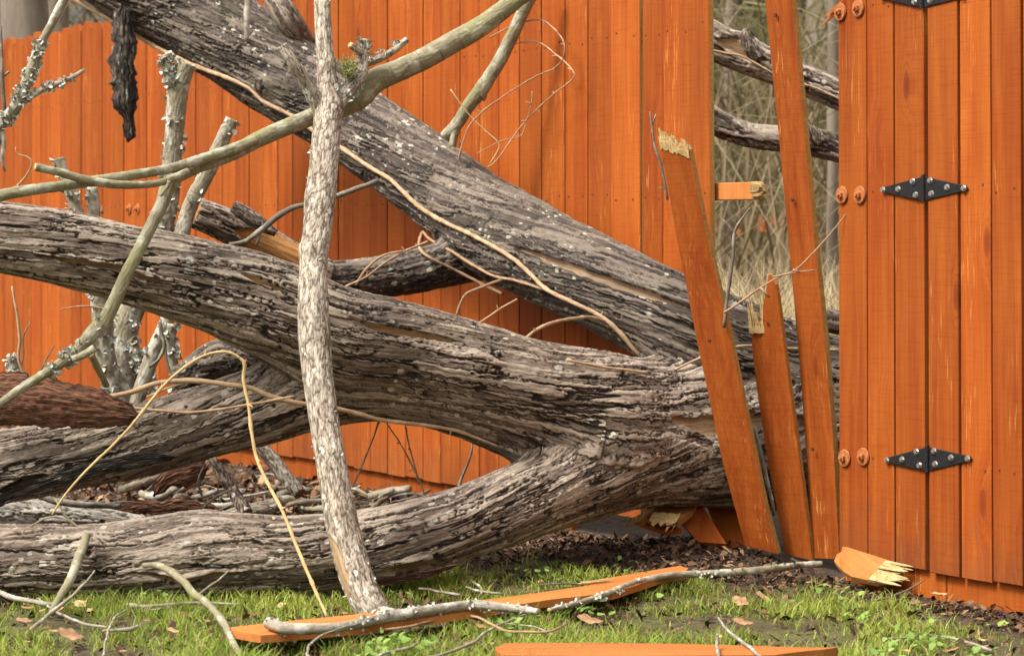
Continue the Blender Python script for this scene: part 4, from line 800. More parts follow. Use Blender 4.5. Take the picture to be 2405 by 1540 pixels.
vine("thick frayed vine draped across the trunk and second log", [[(236, 934, 9), (300, 922, 9), (370, 900, 9), (440, 893, 9), (520, 900, 9), (590, 912, 9), (640, 932, 9), (700, 947, 8), (760, 953, 8), (830, 968, 8), (900, 986, 7), (980, 996, 7), (1060, 1008, 6), (1120, 1028, 5), (1170, 1048, 4)], [(345, 932, 4), (400, 908, 4), (450, 894, 5)]], hug([LC, LB], lambda x: np.interp(x, [236, 700, 1170], [6.60, 6.62, 6.85])), VINE, 8, .1, 5)
vine("yellow vine arching over and dropping to the grass", [[(122, 1208, 3), (150, 1165, 3.5), (200, 1108, 4), (260, 1050, 4.5), (320, 985, 5), (380, 910, 5), (430, 865, 5), (480, 835, 5), (530, 826, 5), (562, 840, 5), (575, 856, 6), (572, 890, 6), (583, 950, 6), (592, 1020, 6), (605, 1080, 6), (632, 1140, 6), (662, 1195, 6), (690, 1265, 6), (725, 1350, 6), (768, 1448, 5)]], lambda x: np.interp(x, [120, 480, 575, 768], [6.25, 6.36, 6.38, 6.05]), VINEY, 5.5, .45, 6)
vine("slim tan vine lying along the second log", [[(318, 958), (370, 963), (440, 968), (510, 962), (570, 952), (630, 942), (690, 930)]], hug([LC], 6.6), VINE, 4.5, .35, 7)
nearfence = lambda x: min(8.0, FY0 / (.5285 + .00023358 * x) - .13)                # a hand's breadth off the boards
vine("looping grey vine curling before the tall fence boards", [[(1150, 88), (1190, 68), (1240, 50), (1278, 50), (1310, 78), (1326, 105), (1322, 140), (1300, 162), (1262, 178), (1210, 208), (1170, 235), (1130, 265), (1100, 300), (1085, 340), (1075, 380)]], nearfence, VINEB, 2.6, .5, 8)
vine("thin tan vine bending out before the tall fence boards", [[(1205, 104), (1240, 98), (1270, 102), (1310, 132), (1345, 165), (1346, 185), (1300, 222), (1260, 258), (1225, 295), (1200, 330), (1165, 378), (1145, 392)]], nearfence, VINE, 2.2, .6, 9)
vine("short straight vine shoot pointing up beside the grey branch", [[(1058, 210), (1100, 268), (1145, 312), (1172, 338), (1165, 362), (1150, 385)]], nearfence, VINEY, 2.2, .5, 10)
vine("fine dark vine tip between the two loops", [[(1250, 215), (1248, 245), (1236, 285), (1222, 320), (1180, 330), (1120, 360)]], nearfence, VINEB, 1.7, .5, 11)
vine("vine pair crossing the shaded limb behind the trunk", [[(1005, 568), (950, 590), (900, 620), (860, 650), (815, 672), (770, 695)], [(945, 590), (900, 600), (860, 632), (835, 670)]], 7.35, VINEB, 4, .3, 12)
vine("tan shoot arching out of the trunk top below the upper limb", [[(1180, 655), (1130, 675), (1095, 690), (1080, 715), (1072, 742)]], 7.2, VINEB, 4.5, .3, 13)
vine("straight thin shoot between trunk and upper limb", [[(1215, 702), (1170, 728), (1125, 758)]], 6.9, VINE, 3, .2, 14)
twig("twig", "dark bare branch bending behind the upright pale branch", "branch", [[(538, 574, 4), (580, 565, 6), (620, 535, 7), (660, 502, 7), (700, 484, 6), (750, 475, 6), (820, 450, 6), (890, 424, 6)], [(610, 550, 4), (603, 575, 3)]], 7.3, TWIGD)
vine("lowest tan shoot slanting through the oval opening", [[(890, 990), (868, 1050), (845, 1105), (828, 1145)]], 6.95, VINE, 3, .5, 15)
vine("pair of thin shoots dropping through the oval opening", [[(905, 990), (940, 1040), (972, 1100), (990, 1140), (1005, 1185)], [(952, 1000), (962, 1050), (978, 1110), (984, 1138)]], 7.0, VINE, 2.6, .5, 16)
vine("dark rope-like vine hanging by the fence foot in the opening", [[(1112, 1020, 4), (1105, 1070, 4), (1085, 1120, 5), (1070, 1165, 6)], [(1180, 1055, 3), (1210, 1100, 3)]], 7.4, TWIGD, 4, .2, 17)

# ------------------------------------------------------------------ twigs by the gap
twig("twig", "thin bare twig hooked over the snapped picket top", "twig", [[(1526, 262, 2), (1532, 300, 2.6), (1536, 340, 2.8), (1555, 395, 3), (1568, 470, 3)], [(1541, 268, 1.6), (1533, 292, 2)], [(1545, 442, 1.4), (1563, 440, 1.6)]], 6.82, TWIGD)
twig("twig", "forked bare twig standing in the fence gap", "twig", [[(1762, 488, 2.4), (1742, 515, 3.2), (1724, 545, 4), (1722, 600, 4), (1715, 650, 4.5), (1708, 700, 4.5), (1700, 770, 4.5)], [(1698, 516, 2), (1712, 530, 2.6), (1724, 550, 3)]], 6.88, TWIGD)
twig("twig", "long fine twig slanting across the tall tilted picket", "twig", [[(2003, 486, 1), (1985, 505, 1.3), (1940, 560, 1.6), (1900, 605, 1.8), (1865, 636, 2), (1820, 655, 2), (1765, 690, 2.4), (1700, 735, 2.6)], [(1915, 634, 1.6), (1870, 640, 2), (1815, 650, 2)], [(1880, 640, 2), (1862, 634, 2.4)], [(1786, 675, 3), (1808, 698, 3)]], 6.76, VINEB)
twig("twig", "tan vine stem beside the snapped picket foot", "twig", [[(1818, 1210, 4), (1812, 1170, 5), (1790, 1080, 5), (1770, 1000, 5)]], 7.03, TWIG)

# ------------------------------------------------------------------ sticks on the ground
def stick(label, paths, z=.012, mat=TWIG, group=None, seed=0, name="stick", seg=8):
    W = []
    for p in paths:
        rows = []
        for q in p:
            zz = q[3] if len(q) > 3 else z; P = gp(q[0], q[1], zz + q[2] * 6.2 / F * .8); rows.append([*P, .82 * q[2] * P[1] / F])
        W.append(np.array(rows))
    base = W[0].mean(0)[:3]; base[2] = 0
    for p in W: p[:, :3] -= base
    return tag(link(name, tubes(W, [mat], name, seg, .015, .003, 0, seed), None, base), label, "stick", group)
def stick2(label, paths, Y, mat=TWIG, seed=0, r0=.003): return twig("stick", label, "stick", paths, Y, mat, None, 10, r0, 0, seed, .012)
wb = empty("fallen_branch", gp(900, 1450), "white lichened branch lying across the orange plank", "branch")
def gbranch(nm, pth, z, mat, seed, parent, lich=0):
    rows = np.array([[*gp(x, y, z + r_ * 6 / F), r_ * 6.0 / F] for x, y, r_ in pth]); L = make_limb(rows, 'pale', .003, seed); link(nm, limb_mesh(L, nm, [mat, RAW]), parent)
    if lich: link("lichen", crumbs(rows, lich, .006, seed), parent)
gbranch("stem", [(632, 1462, 14), (670, 1474, 13), (730, 1476, 12), (800, 1472, 11), (860, 1460, 11), (910, 1448, 12), (960, 1440, 13), (1040, 1428, 12), (1110, 1420, 12), (1180, 1425, 10), (1265, 1436, 8)], .036, TWIGW, 101, wb, 220)
gbranch("side_branch", [(900, 1432, 10), (930, 1440, 11), (970, 1440, 11)], .04, TWIGW, 102, wb)
wb = empty("fallen_branch", gp(1650, 1345), "speckled grey branch lying along the edge of the lawn to the fence", "branch")
gbranch("stem", [(1290, 1432, 5), (1370, 1412, 7), (1430, 1392, 8), (1500, 1366, 9), (1580, 1350, 9), (1660, 1346, 9), (1740, 1342, 10), (1820, 1334, 10), (1880, 1326, 9), (1930, 1324, 9)], .026, TWIG, 103, wb, 120)
stick2("mossy stick propped against the bottom log", [[(203, 1256, 10, 6.28), (185, 1310, 11, 6.2), (160, 1370, 10, 6.12), (130, 1424, 9, 6.1), (120, 1440, 8, 6.1)]], 6.2, TWIGG, 1)
stick2("thin slanting stick before the bottom log", [[(213, 1357, 3, 6.15), (160, 1406, 4, 6.05), (110, 1446, 5, 5.98), (60, 1488, 4, 5.85)], [(222, 1338, 2, 6.15), (205, 1365, 3, 6.13)]], 6.1, TWIG, 2)
stick2("curved greenish stick arching down to the bottom edge", [[(338, 1326, 6, 6.15), (380, 1332, 8, 6.08), (425, 1360, 9, 6.0), (455, 1395, 9, 5.92), (490, 1420, 9, 5.85), (525, 1462, 9, 5.75), (545, 1505, 9, 5.65), (575, 1560, 9, 5.55)], [(540, 1338, 2, 6.1), (500, 1370, 2.5, 5.98), (462, 1398, 3, 5.92)]], 6.0, TWIGG, 3)
stick("pale stick lying at the grass edge under the bottom log", [[(-10, 1388, 8), (40, 1405, 8), (110, 1418, 7), (150, 1420, 4)], [(90, 1405, 3), (140, 1440, 4), (200, 1465, 4), (250, 1472, 3)]], .012, TWIGW, seed=4)
stick("brown stick lying in the grass before the bottom log", [[(300, 1418, 6), (340, 1423, 7), (400, 1420, 6), (480, 1416, 5), (560, 1418, 3)], [(350, 1432, 3), (420, 1420, 3), (480, 1414, 3)]], .014, TWIG, seed=5)
stick("slender bent twig in the grass near the bottom edge", [[(300, 1428, 2), (270, 1450, 2.6), (255, 1480, 3), (240, 1545, 3)]], .03, TWIG, seed=6)
stick("white flaking stick lying in the grass", [[(240, 1480, 4), (275, 1478, 5), (310, 1476, 6), (326, 1468, 4)]], .014, TWIGW, seed=7)
stick("fine looping twig lying in front of the plank", [[(730, 1560, 4), (722, 1530, 4), (735, 1505, 3.5), (790, 1478, 3), (850, 1458, 2.4), (900, 1420, 2)]], .05, TWIG, seed=8)
stick("tan runner looping through the grass beside the white branch", [[(900, 1478, 3), (950, 1474, 4), (1010, 1458, 4), (1060, 1442, 4), (1120, 1448, 4), (1180, 1478, 4), (1230, 1484, 4), (1290, 1482, 4), (1330, 1465, 3)]], .022, VINEB, seed=9)
stick("long grey twig lying diagonally below the white branch", [[(1000, 1545, 4), (1060, 1530, 5), (1110, 1508, 5), (1160, 1472, 4), (1220, 1448, 3), (1260, 1436, 2)], [(1180, 1462, 2), (1250, 1470, 2), (1300, 1490, 2)]], .02, TWIG, seed=10)
stick("short grey stick in the grass below the clover", [[(860, 1560, 4), (900, 1536, 5), (960, 1520, 5), (985, 1508, 3)]], .015, TWIG, seed=11)
stick("bare stick leaning in the grass at the bottom edge", [[(1686, 1448, 3), (1705, 1475, 4), (1745, 1508, 5), (1790, 1545, 5)]], .03, TWIGW, seed=12)
stick("stubby grey stick upright beside the bottom plank", [[(1684, 1488, 4, .06), (1684, 1510, 4.5, .04), (1688, 1550, 5, .03)]], .03, TWIGW, seed=13)
stick("wiggly grey twig lying in the thin grass below the gate", [[(2080, 1500, 3), (2140, 1494, 4), (2200, 1492, 4), (2260, 1505, 4), (2330, 1528, 4)]], .014, TWIG, seed=14)
stick("short twig lying on the grass behind the plank", [[(985, 1380, 3), (1030, 1388, 4), (1080, 1396, 4)]], .014, TWIG, seed=15)
stick("forked twig lying on the grass behind the plank", [[(1060, 1344, 3), (1100, 1360, 4), (1130, 1382, 4), (1130, 1395, 3)], [(1095, 1378, 3), (1130, 1388, 4), (1180, 1392, 3)]], .014, TWIG, seed=16)
stick("fine straight twig in the grass beyond the plank tip", [[(1270, 1372, 2), (1340, 1368, 2.5), (1415, 1370, 2)]], .02, TWIGD, seed=17)
stick("pale lichened stick poking through the soil heap", [[(2050, 1410, 3), (2110, 1395, 3), (2170, 1360, 2, .05)]], .02, TWIGD, seed=18)
r = random.Random(3)
for k in range(52):                                                  # litter sticks between bottom log and fence
    x = r.uniform(180, 1000); y = r.uniform(1120, 1205) if x < 700 else r.uniform(1150, 1200); a = r.uniform(-.5, .5); ln = r.uniform(40, 130); rr = (r.uniform(2.5, 9) if k % 3 else r.uniform(8, 15)) if k < 26 else r.uniform(1.2, 4)
    P = gp(x, y, .02); dx, dy = math.cos(a * 3) * ln * .0006, math.sin(a * 3) * ln * .0012; q = np.array([[-dx, -dy, .0, rr * .0011], [0, r.uniform(-.02, .02), r.uniform(0, .03), rr * .0012], [dx, dy, r.uniform(0, .05), rr * .0009]]) * np.array([1.4, 1.4, 1, 1])
    q[:, 2] += rr * .0011 + .01; o = link("stick", tubes([q], [TWIGD if k % 2 else TWIG], "stick", 9, .02, .004, 0, k), None, [P[0], P[1], 0])
    tag(o, "plain short dead stick strewn with others in the litter behind the bottom log", "stick", "dead sticks in the litter behind the bottom log")
ps = [("lichen-covered stick slanting down by the fence foot", [(608, 1045, 17, 7.35), (640, 1080, 18, 7.35), (675, 1125, 18, 7.33), (705, 1160, 15, 7.3)], 111, TWIG), ("dark lichen-coated stick slanting into the litter", [(490, 1065, 10, 7.2), (515, 1105, 13, 7.2), (545, 1150, 15, 7.2), (580, 1205, 15, 7.15)], 112, TWIGD),
      ("stout stick lying in the litter beyond the bottom log", [(500, 1225, 12, 7.5), (560, 1205, 17, 7.5), (610, 1195, 18, 7.5), (660, 1182, 15, 7.5)], 113, TWIG), ("pale broken stick lying on the silvery log", [(92, 1165, 7, 6.8), (140, 1178, 8, 6.8), (200, 1185, 8, 6.8), (285, 1188, 6, 6.8)], 114, TWIGW),
      ("short broken pale stick behind the knotted bottom limb", [(330, 1222, 9, 6.75), (390, 1215, 10, 6.75), (450, 1212, 8, 6.75)], 115, TWIGW), ("small snapped stub of wood standing in the litter", [(422, 1090, 6, 7.6), (425, 1130, 7, 7.6)], 116, TWIGW)]
for lb, p, sd_, mt in ps:
    mt = {id(TWIG): BARKP, id(TWIGD): BARK}.get(id(mt), mt)
    o, _ = limb_obj("stick", None, p, 7, 'small', .004, sd_, [mt, PEEL]); tag(o, lb, "stick")
twig("twig", "wiry arched green twigs over the silvery log", "twig", [[(68, 1238, 2), (110, 1215, 2.4), (145, 1215, 2.4), (165, 1225, 2)], [(130, 1170, 2), (150, 1205, 3), (180, 1235, 3.5), (230, 1240, 2)], [(60, 1262, 2), (80, 1245, 2.2), (120, 1238, 2)]], 6.45, TWIGG)
twig("twig", "thin forked twig rising out of the litter", "twig", [[(470, 1215, 2.5), (480, 1190, 3), (510, 1165, 3), (545, 1150, 3)], [(478, 1098, 2), (465, 1130, 2.6), (475, 1165, 2.6)]], 6.85, TWIG)

# ------------------------------------------------------------------ grass, clover, leaves, litter
r = np.random.default_rng(11)
N = 200000; x = r.uniform(-1.9, 2.3, N); y = r.uniform(5.25, 7.05, N); g = grassy(x, y)
dens = .5 + .62 * fbm(np.stack([x * 4.5, y * 4.5, x * 0], 1), 4, 21); X = CX + F * x / y
thin = np.interp(X, [0, 1500, 2000, 2405], [1, 1, .65, .32])
keep = (g > 0) & (r.random(N) < np.clip((dens - .40) * 3.4, .05, 1) * np.clip(.2 + g * 4, 0, 1) * thin)
keep |= (r.random(N) < .05) & (np.abs(x + .55) < .25) & (np.abs(y - 7.0) < .3)
x, y, dens = x[keep], y[keep], dens[keep]; n = len(x); z = gz(x, y)
h = (.011 + .040 * r.random(n) ** 2.2) * (.5 + 1.0 * dens); wd = .0010 + .0012 * r.random(n); a = r.random(n) * 6.283; ln = h * (.2 + .75 * r.random(n))
c, s = np.cos(a), np.sin(a); lx, ly = np.cos(a + r.normal(1.57, .8, n)), np.sin(a + r.normal(1.57, .8, n))
def row(t_, w_): return np.stack([x + lx * ln * t_ ** 2 - c * wd * w_, y + ly * ln * t_ ** 2 - s * wd * w_, z + h * t_ * (1 - .18 * t_)], 1), np.stack([x + lx * ln * t_ ** 2 + c * wd * w_, y + ly * ln * t_ ** 2 + s * wd * w_, z + h * t_ * (1 - .18 * t_)], 1)
a0, b0 = row(0, 1); a1, b1 = row(.55, .8); a2, _ = row(1, 0)
V = np.stack([a0, b0, a1, b1, a2], 1).reshape(-1, 3); o5 = np.arange(n)[:, None] * 5
vr = np.where(r.random(n) < .13, r.random(n) * .12, np.clip(.15 + .85 * (.55 * r.random(n) + .45 * (.5 + .5 * fbm(np.stack([x * 2.3, y * 2.3, x * 0 + 4], 1), 2, 9))), .15, 1))
tag(link("grass", npmesh("grass", V, o5 + [0, 1, 3, 2], o5 + [2, 3, 4], [BLADE], True, dict(vr=np.repeat(vr, 5)))), "short bright green spring grass thick with gaps of bare soil", "grass", None, "stuff")
# clover and ground ivy: rosettes of round leaves
V, TR, VR = [], [], []; v0 = 0
spots = [(1200, 1462, 14), (930, 1500, 18), (880, 1530, 16), (1000, 1515, 12), (2150, 1500, 14), (2080, 1530, 14), (2200, 1505, 9), (2290, 1535, 9), (1380, 1420, 10), (1240, 1350, 8), (1300, 1345, 9), (1460, 1355, 6), (960, 1370, 6), (1990, 1400, 8), (2010, 1440, 6), (760, 1478, 6), (1150, 1365, 5), (1500, 1370, 6), (1840, 1405, 5), (330, 1390, 4), (2350, 1460, 5), (1920, 1380, 5)]
for sx_, sy_, nn_ in spots:
    for k in range(nn_ * 2):
        P = gp(sx_ + r.normal(0, 24), sy_ + r.normal(0, 9), .02); hz = .014 + r.random() * .03; R_ = .004 + .006 * r.random(); tl_ = r.normal(0, .4, 2); m = 9
        an = np.arange(m) * 6.283 / m + r.random(); rr = R_ * (1 + .22 * np.cos(3 * an)); base = np.array([P[0], P[1], gz(P[0], P[1])[0] + hz])
        V.append(base[None]); V.append(base + np.stack([rr * np.cos(an), rr * np.sin(an), rr * (np.cos(an) * tl_[0] + np.sin(an) * tl_[1]) + .0015], 1))
        j = np.arange(m); TR.append(np.stack([np.full(m, v0), v0 + 1 + j, v0 + 1 + (j + 1) % m], 1)); VR.append(np.full(m + 1, .2 + .8 * r.random())); v0 += m + 1
tag(link("clover", npmesh("clover", np.vstack(V), None, np.vstack(TR), [CLOV], True, dict(vr=np.concatenate(VR)))), "low round-leaved clover scattered through the grass", "clover", None, "stuff")
def leaf_mesh(seed, mat, L=.05):
    q = np.random.default_rng(seed); n, m = 9, 7; t_ = np.linspace(0, 1, n); wv = np.sin(np.pi * t_ ** .8) * L * .32 * (1 + .25 * np.sin(t_ * 14 + seed)); V = []
    cu = q.uniform(4, 16); tw = q.normal(0, 8)
    for k in range(n):
        for v in np.linspace(-1, 1, m):
            xx = (t_[k] - .5) * L; yy = v * wv[k]; V.append([xx, yy, cu * yy * yy * .6 / L * .05 + cu * .4 * xx * xx + tw * xx * yy + q.normal(0, .0006)])
    V = np.array(V); V[:, 2] -= V[:, 2].min(); a = (np.arange(n - 1)[:, None] * m + np.arange(m - 1)[None]).ravel()
    return npmesh("dead_leaf", V, np.stack([a, a + 1, a + m + 1, a + m], 1), None, [mat], True)
LM = [leaf_mesh(k, (LEAFM, LEAFP, LEAFM, LEAFP, LEAFM)[k], (.05, .042, .06, .035, .03)[k]) for k in range(5)]
def put_leaf(P, k, sc, rz, tilt, label, group=None):
    o = bpy.data.objects.new("dead_leaf", LM[k]); COL.objects.link(o); o.location = [float(v) for v in P]; o.scale = (sc,) * 3; o.rotation_euler = (tilt, tilt * .6, rz); return tag(o, label, "leaf", group)
for (lx_, ly_, k, sc, rz, ti, lb) in [(1385, 1455, 2, 1.15, .3, .35, "largest crumpled tan leaf in the grass beyond the bottom plank"), (1415, 1448, 0, .9, 1.6, .2, "brown leaf overlapping the crumpled tan one"), (1790, 1400, 1, 1.2, .6, .6, "upright folded pale leaf in the grass near the fence"), (1740, 1412, 0, 1.0, -.5, .5, "dark red-brown leaf beside the upright folded one"), (1745, 1460, 2, .9, .2, .3, "pair-like curled brown leaf above the bottom plank"),
        (165, 1490, 0, 1.3, .4, .5, "big brown leaf standing in the grass in front of the bottom log"), (190, 1418, 1, 1.1, -.8, .3, "tan curled leaf at the foot of the mossy stick"), (405, 1480, 1, .8, .5, .4, "small tan triangular leaf in the grass before the curved stick"), (2205, 1395, 1, 1.2, .4, .1, "long pale leaf lying on soil by the gate foot"), (1870, 1318, 1, 1.2, .7, .4, "tan leaf standing on the soil below the tall tilted picket"), (1130, 1470, 4, 1.1, .3, .3, "dark leaf in the grass below the white branch")]:
    put_leaf(gp(lx_, ly_, .016), k, sc, rz, ti, lb)
rl = random.Random(9)
for k in range(60):
    X_ = rl.uniform(0, 2400); yb_ = np.interp(X_, YB[:, 0], YB[:, 1]); Y_ = rl.uniform(yb_, 1538); P = gp(X_, Y_, .012)
    put_leaf(P, rl.randrange(5), rl.uniform(.35, .85), rl.random() * 6.28, rl.uniform(-.4, .4), "small dead brown leaf lying in the grass", "dead leaves scattered in the grass")
for k in range(45):
    X_ = rl.uniform(1250, 2330); yb_ = np.interp(X_, YB[:, 0], YB[:, 1]); Y_ = yb_ - rl.uniform(4, 75 if X_ < 1800 else 40); P = gp(X_, Y_, .015)
    if -((P[:2] - FP[:2]) @ FN[:2]) > -.03: continue
    P[2] = gz(P[0], P[1])[0] + .008; put_leaf(P, rl.randrange(5), rl.uniform(.4, 1.0), rl.random() * 6.28, rl.uniform(-.4, .4), "dead leaf lying on the bare soil along the fence", "dead leaves on the soil strip")
# mulch: bits of bark and leaf too many to count
def litter(n, xr, yr, cond, seed, size):
    r = np.random.default_rng(seed); x = r.uniform(*xr, n); y = r.uniform(*yr, n); k = cond(x, y) & (((np.stack([x, y], 1) - FP[:2]) @ FN[:2]) > .02); x, y = x[k], y[k]; n = len(x); z = gz(x, y)
    L = size * (.3 + r.random(n) ** 2 * 1.5); W = L * (.12 + .5 * r.random(n)); a = r.random(n) * 6.283; t1 = r.normal(0, .45, n); t2 = r.normal(0, .5, n)
    d1 = np.stack([np.cos(a), np.sin(a), t1], 1) * L[:, None]; d2 = np.stack([-np.sin(a), np.cos(a), t2], 1) * W[:, None]; c = np.stack([x, y, z + np.abs(t1) * L * .6 + .003 + .012 * r.random(n)], 1); up = np.array([0, 0, 1.]) * (L * .18)[:, None]
    V = np.stack([c - d1 - d2 * .5, c - d1 * .3 - d2 + up, c + d1 * .4 - d2 * .8 + up, c + d1, c + d1 * .3 + d2 + up, c - d1 * .5 + d2 * .9 + up], 1).reshape(-1, 3); o = np.arange(n)[:, None] * 6
    return V, np.concatenate([o + [0, 1, 2, 5], o + [2, 3, 4, 5]]), np.repeat(r.random(n), 6)
V, Q, vr = litter(34000, (-2.2, 1.9), (5.9, 9.6), lambda x, y: grassy(x, y) < .03, 4, .010)
V2, Q2, vr2 = litter(9000, (-1.7, 1.9), (5.3, 7.0), lambda x, y: grassy(x, y) > 0, 5, .009)
V4, Q4, vr4 = litter(16000, (-3.4, -.3), (7.6, 12.2), lambda x, y: x < 9, 7, .016); Q = np.vstack([Q, Q4 + len(V)]); V = np.vstack([V, V4]); vr = np.concatenate([vr, vr4])
V3, Q3, vr3 = litter(26000, (-.3, 2.0), (5.9, 7.6), lambda x, y: grassy(x, y) < .02, 6, .008); Q2 = np.vstack([Q2, Q3 + len(V2)]); V2 = np.vstack([V2, V3]); vr2 = np.concatenate([vr2, vr3])
t = NT("bark_mulch"); t.fin(t.ramp(t.attr("vr", "Fac"), [(0, (.022, .014, .009)), (.45, (.075, .040, .021)), (.8, (.19, .105, .052)), (1, (.40, .28, .17))]), .9); MULCH = t.m
tag(link("leaf_litter", npmesh("leaf_litter", np.vstack([V, V2]), np.vstack([Q, Q2 + len(V)]), None, [MULCH], False, dict(vr=np.concatenate([vr, vr2 * .8])))), "dark mulch of bark crumbs and leaf bits on the soil", "leaf litter", None, "stuff")

# ------------------------------------------------------------------ beyond the fence
bl = empty("fallen_tree", pt(2000, 250, 8.6), "bark-torn limbs of another fallen tree seen through the gap", "tree")
dP = lambda x: 8.55
limb_obj("limb", bl, [(1480, 20, 50), (1600, 62, 48), (1690, 105, 45), (1760, 135, 42), (1830, 165, 38), (1910, 196, 36), (1990, 230, 36), (2150, 300, 40)], dP, 'far', .0045, 121, [BARK, RAW], cuts=[([(1680, 92), (1740, 118), (1800, 142)], 22, .01, .3, .5)])
limb_obj("side_branch", bl, [(1755, 68, 6), (1752, 85, 14), (1765, 115, 18), (1780, 140, 16)], 8.5, 'small', .004, 122, [BARK, RAW])
limb_obj("limb", bl, [(1560, 235, 32), (1640, 265, 30), (1700, 297, 29), (1760, 318, 29), (1820, 325, 30), (1880, 330, 32), (1950, 345, 32), (2100, 390, 34)], dP, 'far', .0045, 123, [BARK, RAW])
limb_obj("side_branch", bl, [(1888, 268, 5), (1896, 290, 10), (1912, 315, 15), (1930, 335, 15)], 8.5, 'small', .004, 124, [BARK, RAW])
vine("orange vine clinging under the torn limb beyond the gap", [[(1600, 95), (1690, 122), (1740, 132), (1790, 158), (1840, 185), (1910, 205), (1960, 228), (2040, 265)]], 8.38, VINE, 3.5, .2, 20)
o, _ = limb_obj("log", None, [(1880, 745, 22), (1940, 752, 26), (2000, 760, 28), (2200, 780, 30)], 8.2, 'far', .005, 125, [BARK, RAW]); tag(o, "dark log end just visible beyond the gap above the trunk", "log")
def bare_tree(x, y, hgt, r0, seed, label, group=None, branches=10, lean=0.0, bmin=.25):
    q = np.random.default_rng(seed); e = empty("bare_tree", (x, y, 0), label, "tree", group)
    z = np.linspace(-.3, hgt, 9); P = np.stack([lean * z + q.normal(0, .02, 9) * z * .3, q.normal(0, .02, 9) * z * .3, z, r0 * (1 - .75 * np.clip(z / hgt, 0, 1)) + (.25 * r0) * np.exp(-np.maximum(z, 0) / .3)], 1)
    o = bpy.data.objects.new("trunk", tubes([P], [FARBARK], "trunk", 14, .25, .0, 0, seed)); COL.objects.link(o); o.parent = e; B = []
    for k in range(branches):
        f = bmin + (1 - bmin) * q.random(); zz = f * hgt; a = q.random() * 6.283; L = hgt * (.10 + .22 * q.random()) * (1.1 - .6 * f); p0 = np.array([np.interp(zz, z, P[:, 0]), np.interp(zz, z, P[:, 1]), zz]); d = np.array([math.cos(a), math.sin(a), .3 + .6 * q.random()])
        rb = max(.006, r0 * .25 * (1 - .7 * f)); pts = [p0 + d * L * t_ + np.array([0, 0, .12 * L * t_ * t_]) + q.normal(0, .03 * L, 3) * t_ for t_ in (0, .35, .7, 1)]
        B.append(np.array([[*p, rb * (1 - .8 * i_ / 3)] for i_, p in enumerate(pts)]))
        for s_ in range(4):
            t_ = .3 + .65 * q.random(); p1 = p0 + d * L * t_; d2 = d + q.normal(0, .7, 3); l2 = L * .45
            B.append(np.array([[*(p1 + d2 * l2 * w_ + q.normal(0, .03 * l2, 3) * w_), max(.0025, rb * .4 * (1 - .7 * w_))] for w_ in (0, .5, 1)]))
    o = bpy.data.objects.new("crown", tubes(B, [FARBARK], "crown", 5, .3)); COL.objects.link(o); o.parent = e; return e
def atx(xp, Y): return (xp - CX) / F * Y
bare_tree(atx(55, 17), 17, 15, .17, 1, "thickest grey trunk rising behind the far fence tops", None, 8, .0, .3)
bare_tree(atx(130, 19), 19, 14, .09, 2, "second grey trunk close beside the thickest one behind the fence", None, 8, .01, .3)
bare_tree(atx(245, 21), 21, 14, .08, 3, "slim leaning trunk above the far pickets next to the hanging limb", None, 12, .10, .12)
bare_tree(atx(1945, 19), 19, 14, .22, 4, "broad dark trunk filling the gap beside the washers", None, 10, 0, .3)
bare_tree(atx(1958, 13), 13, 9, .035, 5, "slender pale sapling beside the broad dark trunk", None, 12, .0, .15)
bare_tree(atx(1760, 24), 24, 14, .13, 6, "mid-grey trunk far back in the centre of the gap", None, 10, .01, .3)
bare_tree(atx(1700, 16), 16, 9, .04, 7, "thin crooked sapling by the cedar beyond the gap", None, 12, .02, .1)
q = random.Random(5)
for k in range(26):
    Y_ = q.uniform(20, 48); xp = q.uniform(1400, 2300) if k < 14 else q.uniform(-900, 3300)
    bare_tree(atx(xp, Y_), Y_, q.uniform(9, 16), q.uniform(.07, .2), 30 + k, "bare grey tree standing far back in the wood", "bare trees in the wood beyond the fence", 8, q.uniform(-.03, .03), .15)
# cedar
ce = empty("cedar_tree", (atx(1712, 21), 21, 0), "olive-green cedar at the side of the wood beyond the gap", "tree")
P = np.array([[0, 0, -.2, .12], [0.05, 0, 2, .10], [0, 0, 5, .05], [0, 0, 8, .01]]); o = bpy.data.objects.new("trunk", tubes([P], [FARBARK], "trunk", 10, .3)); COL.objects.link(o); o.parent = ce
r = np.random.default_rng(8); n = 9000; zz = .9 + 7 * r.random(n) ** .9; R_ = (1.35 * (1 - zz / 8.6) + .1); a = np.round(r.random(n) * 26) / 26 * 6.283 + r.normal(0, .12, n) + zz; rr = R_ * r.random(n) ** .5
c = np.stack([rr * np.cos(a), rr * np.sin(a), zz - .25 * rr + .12 * np.sin(a * 9 + zz * 8)], 1); d = r.normal(0, 1, (n, 3)); d /= np.linalg.norm(d, axis=1)[:, None]; e2 = np.cross(d, r.normal(0, 1, (n, 3))); e2 /= np.linalg.norm(e2, axis=1)[:, None]
V = np.stack([c - e2 * .018, c + e2 * .018, c + d * .13], 1).reshape(-1, 3); o = bpy.data.objects.new("crown", npmesh("crown", V, None, np.arange(n)[:, None] * 3 + [0, 1, 2], [CEDAR], False)); COL.objects.link(o); o.parent = ce
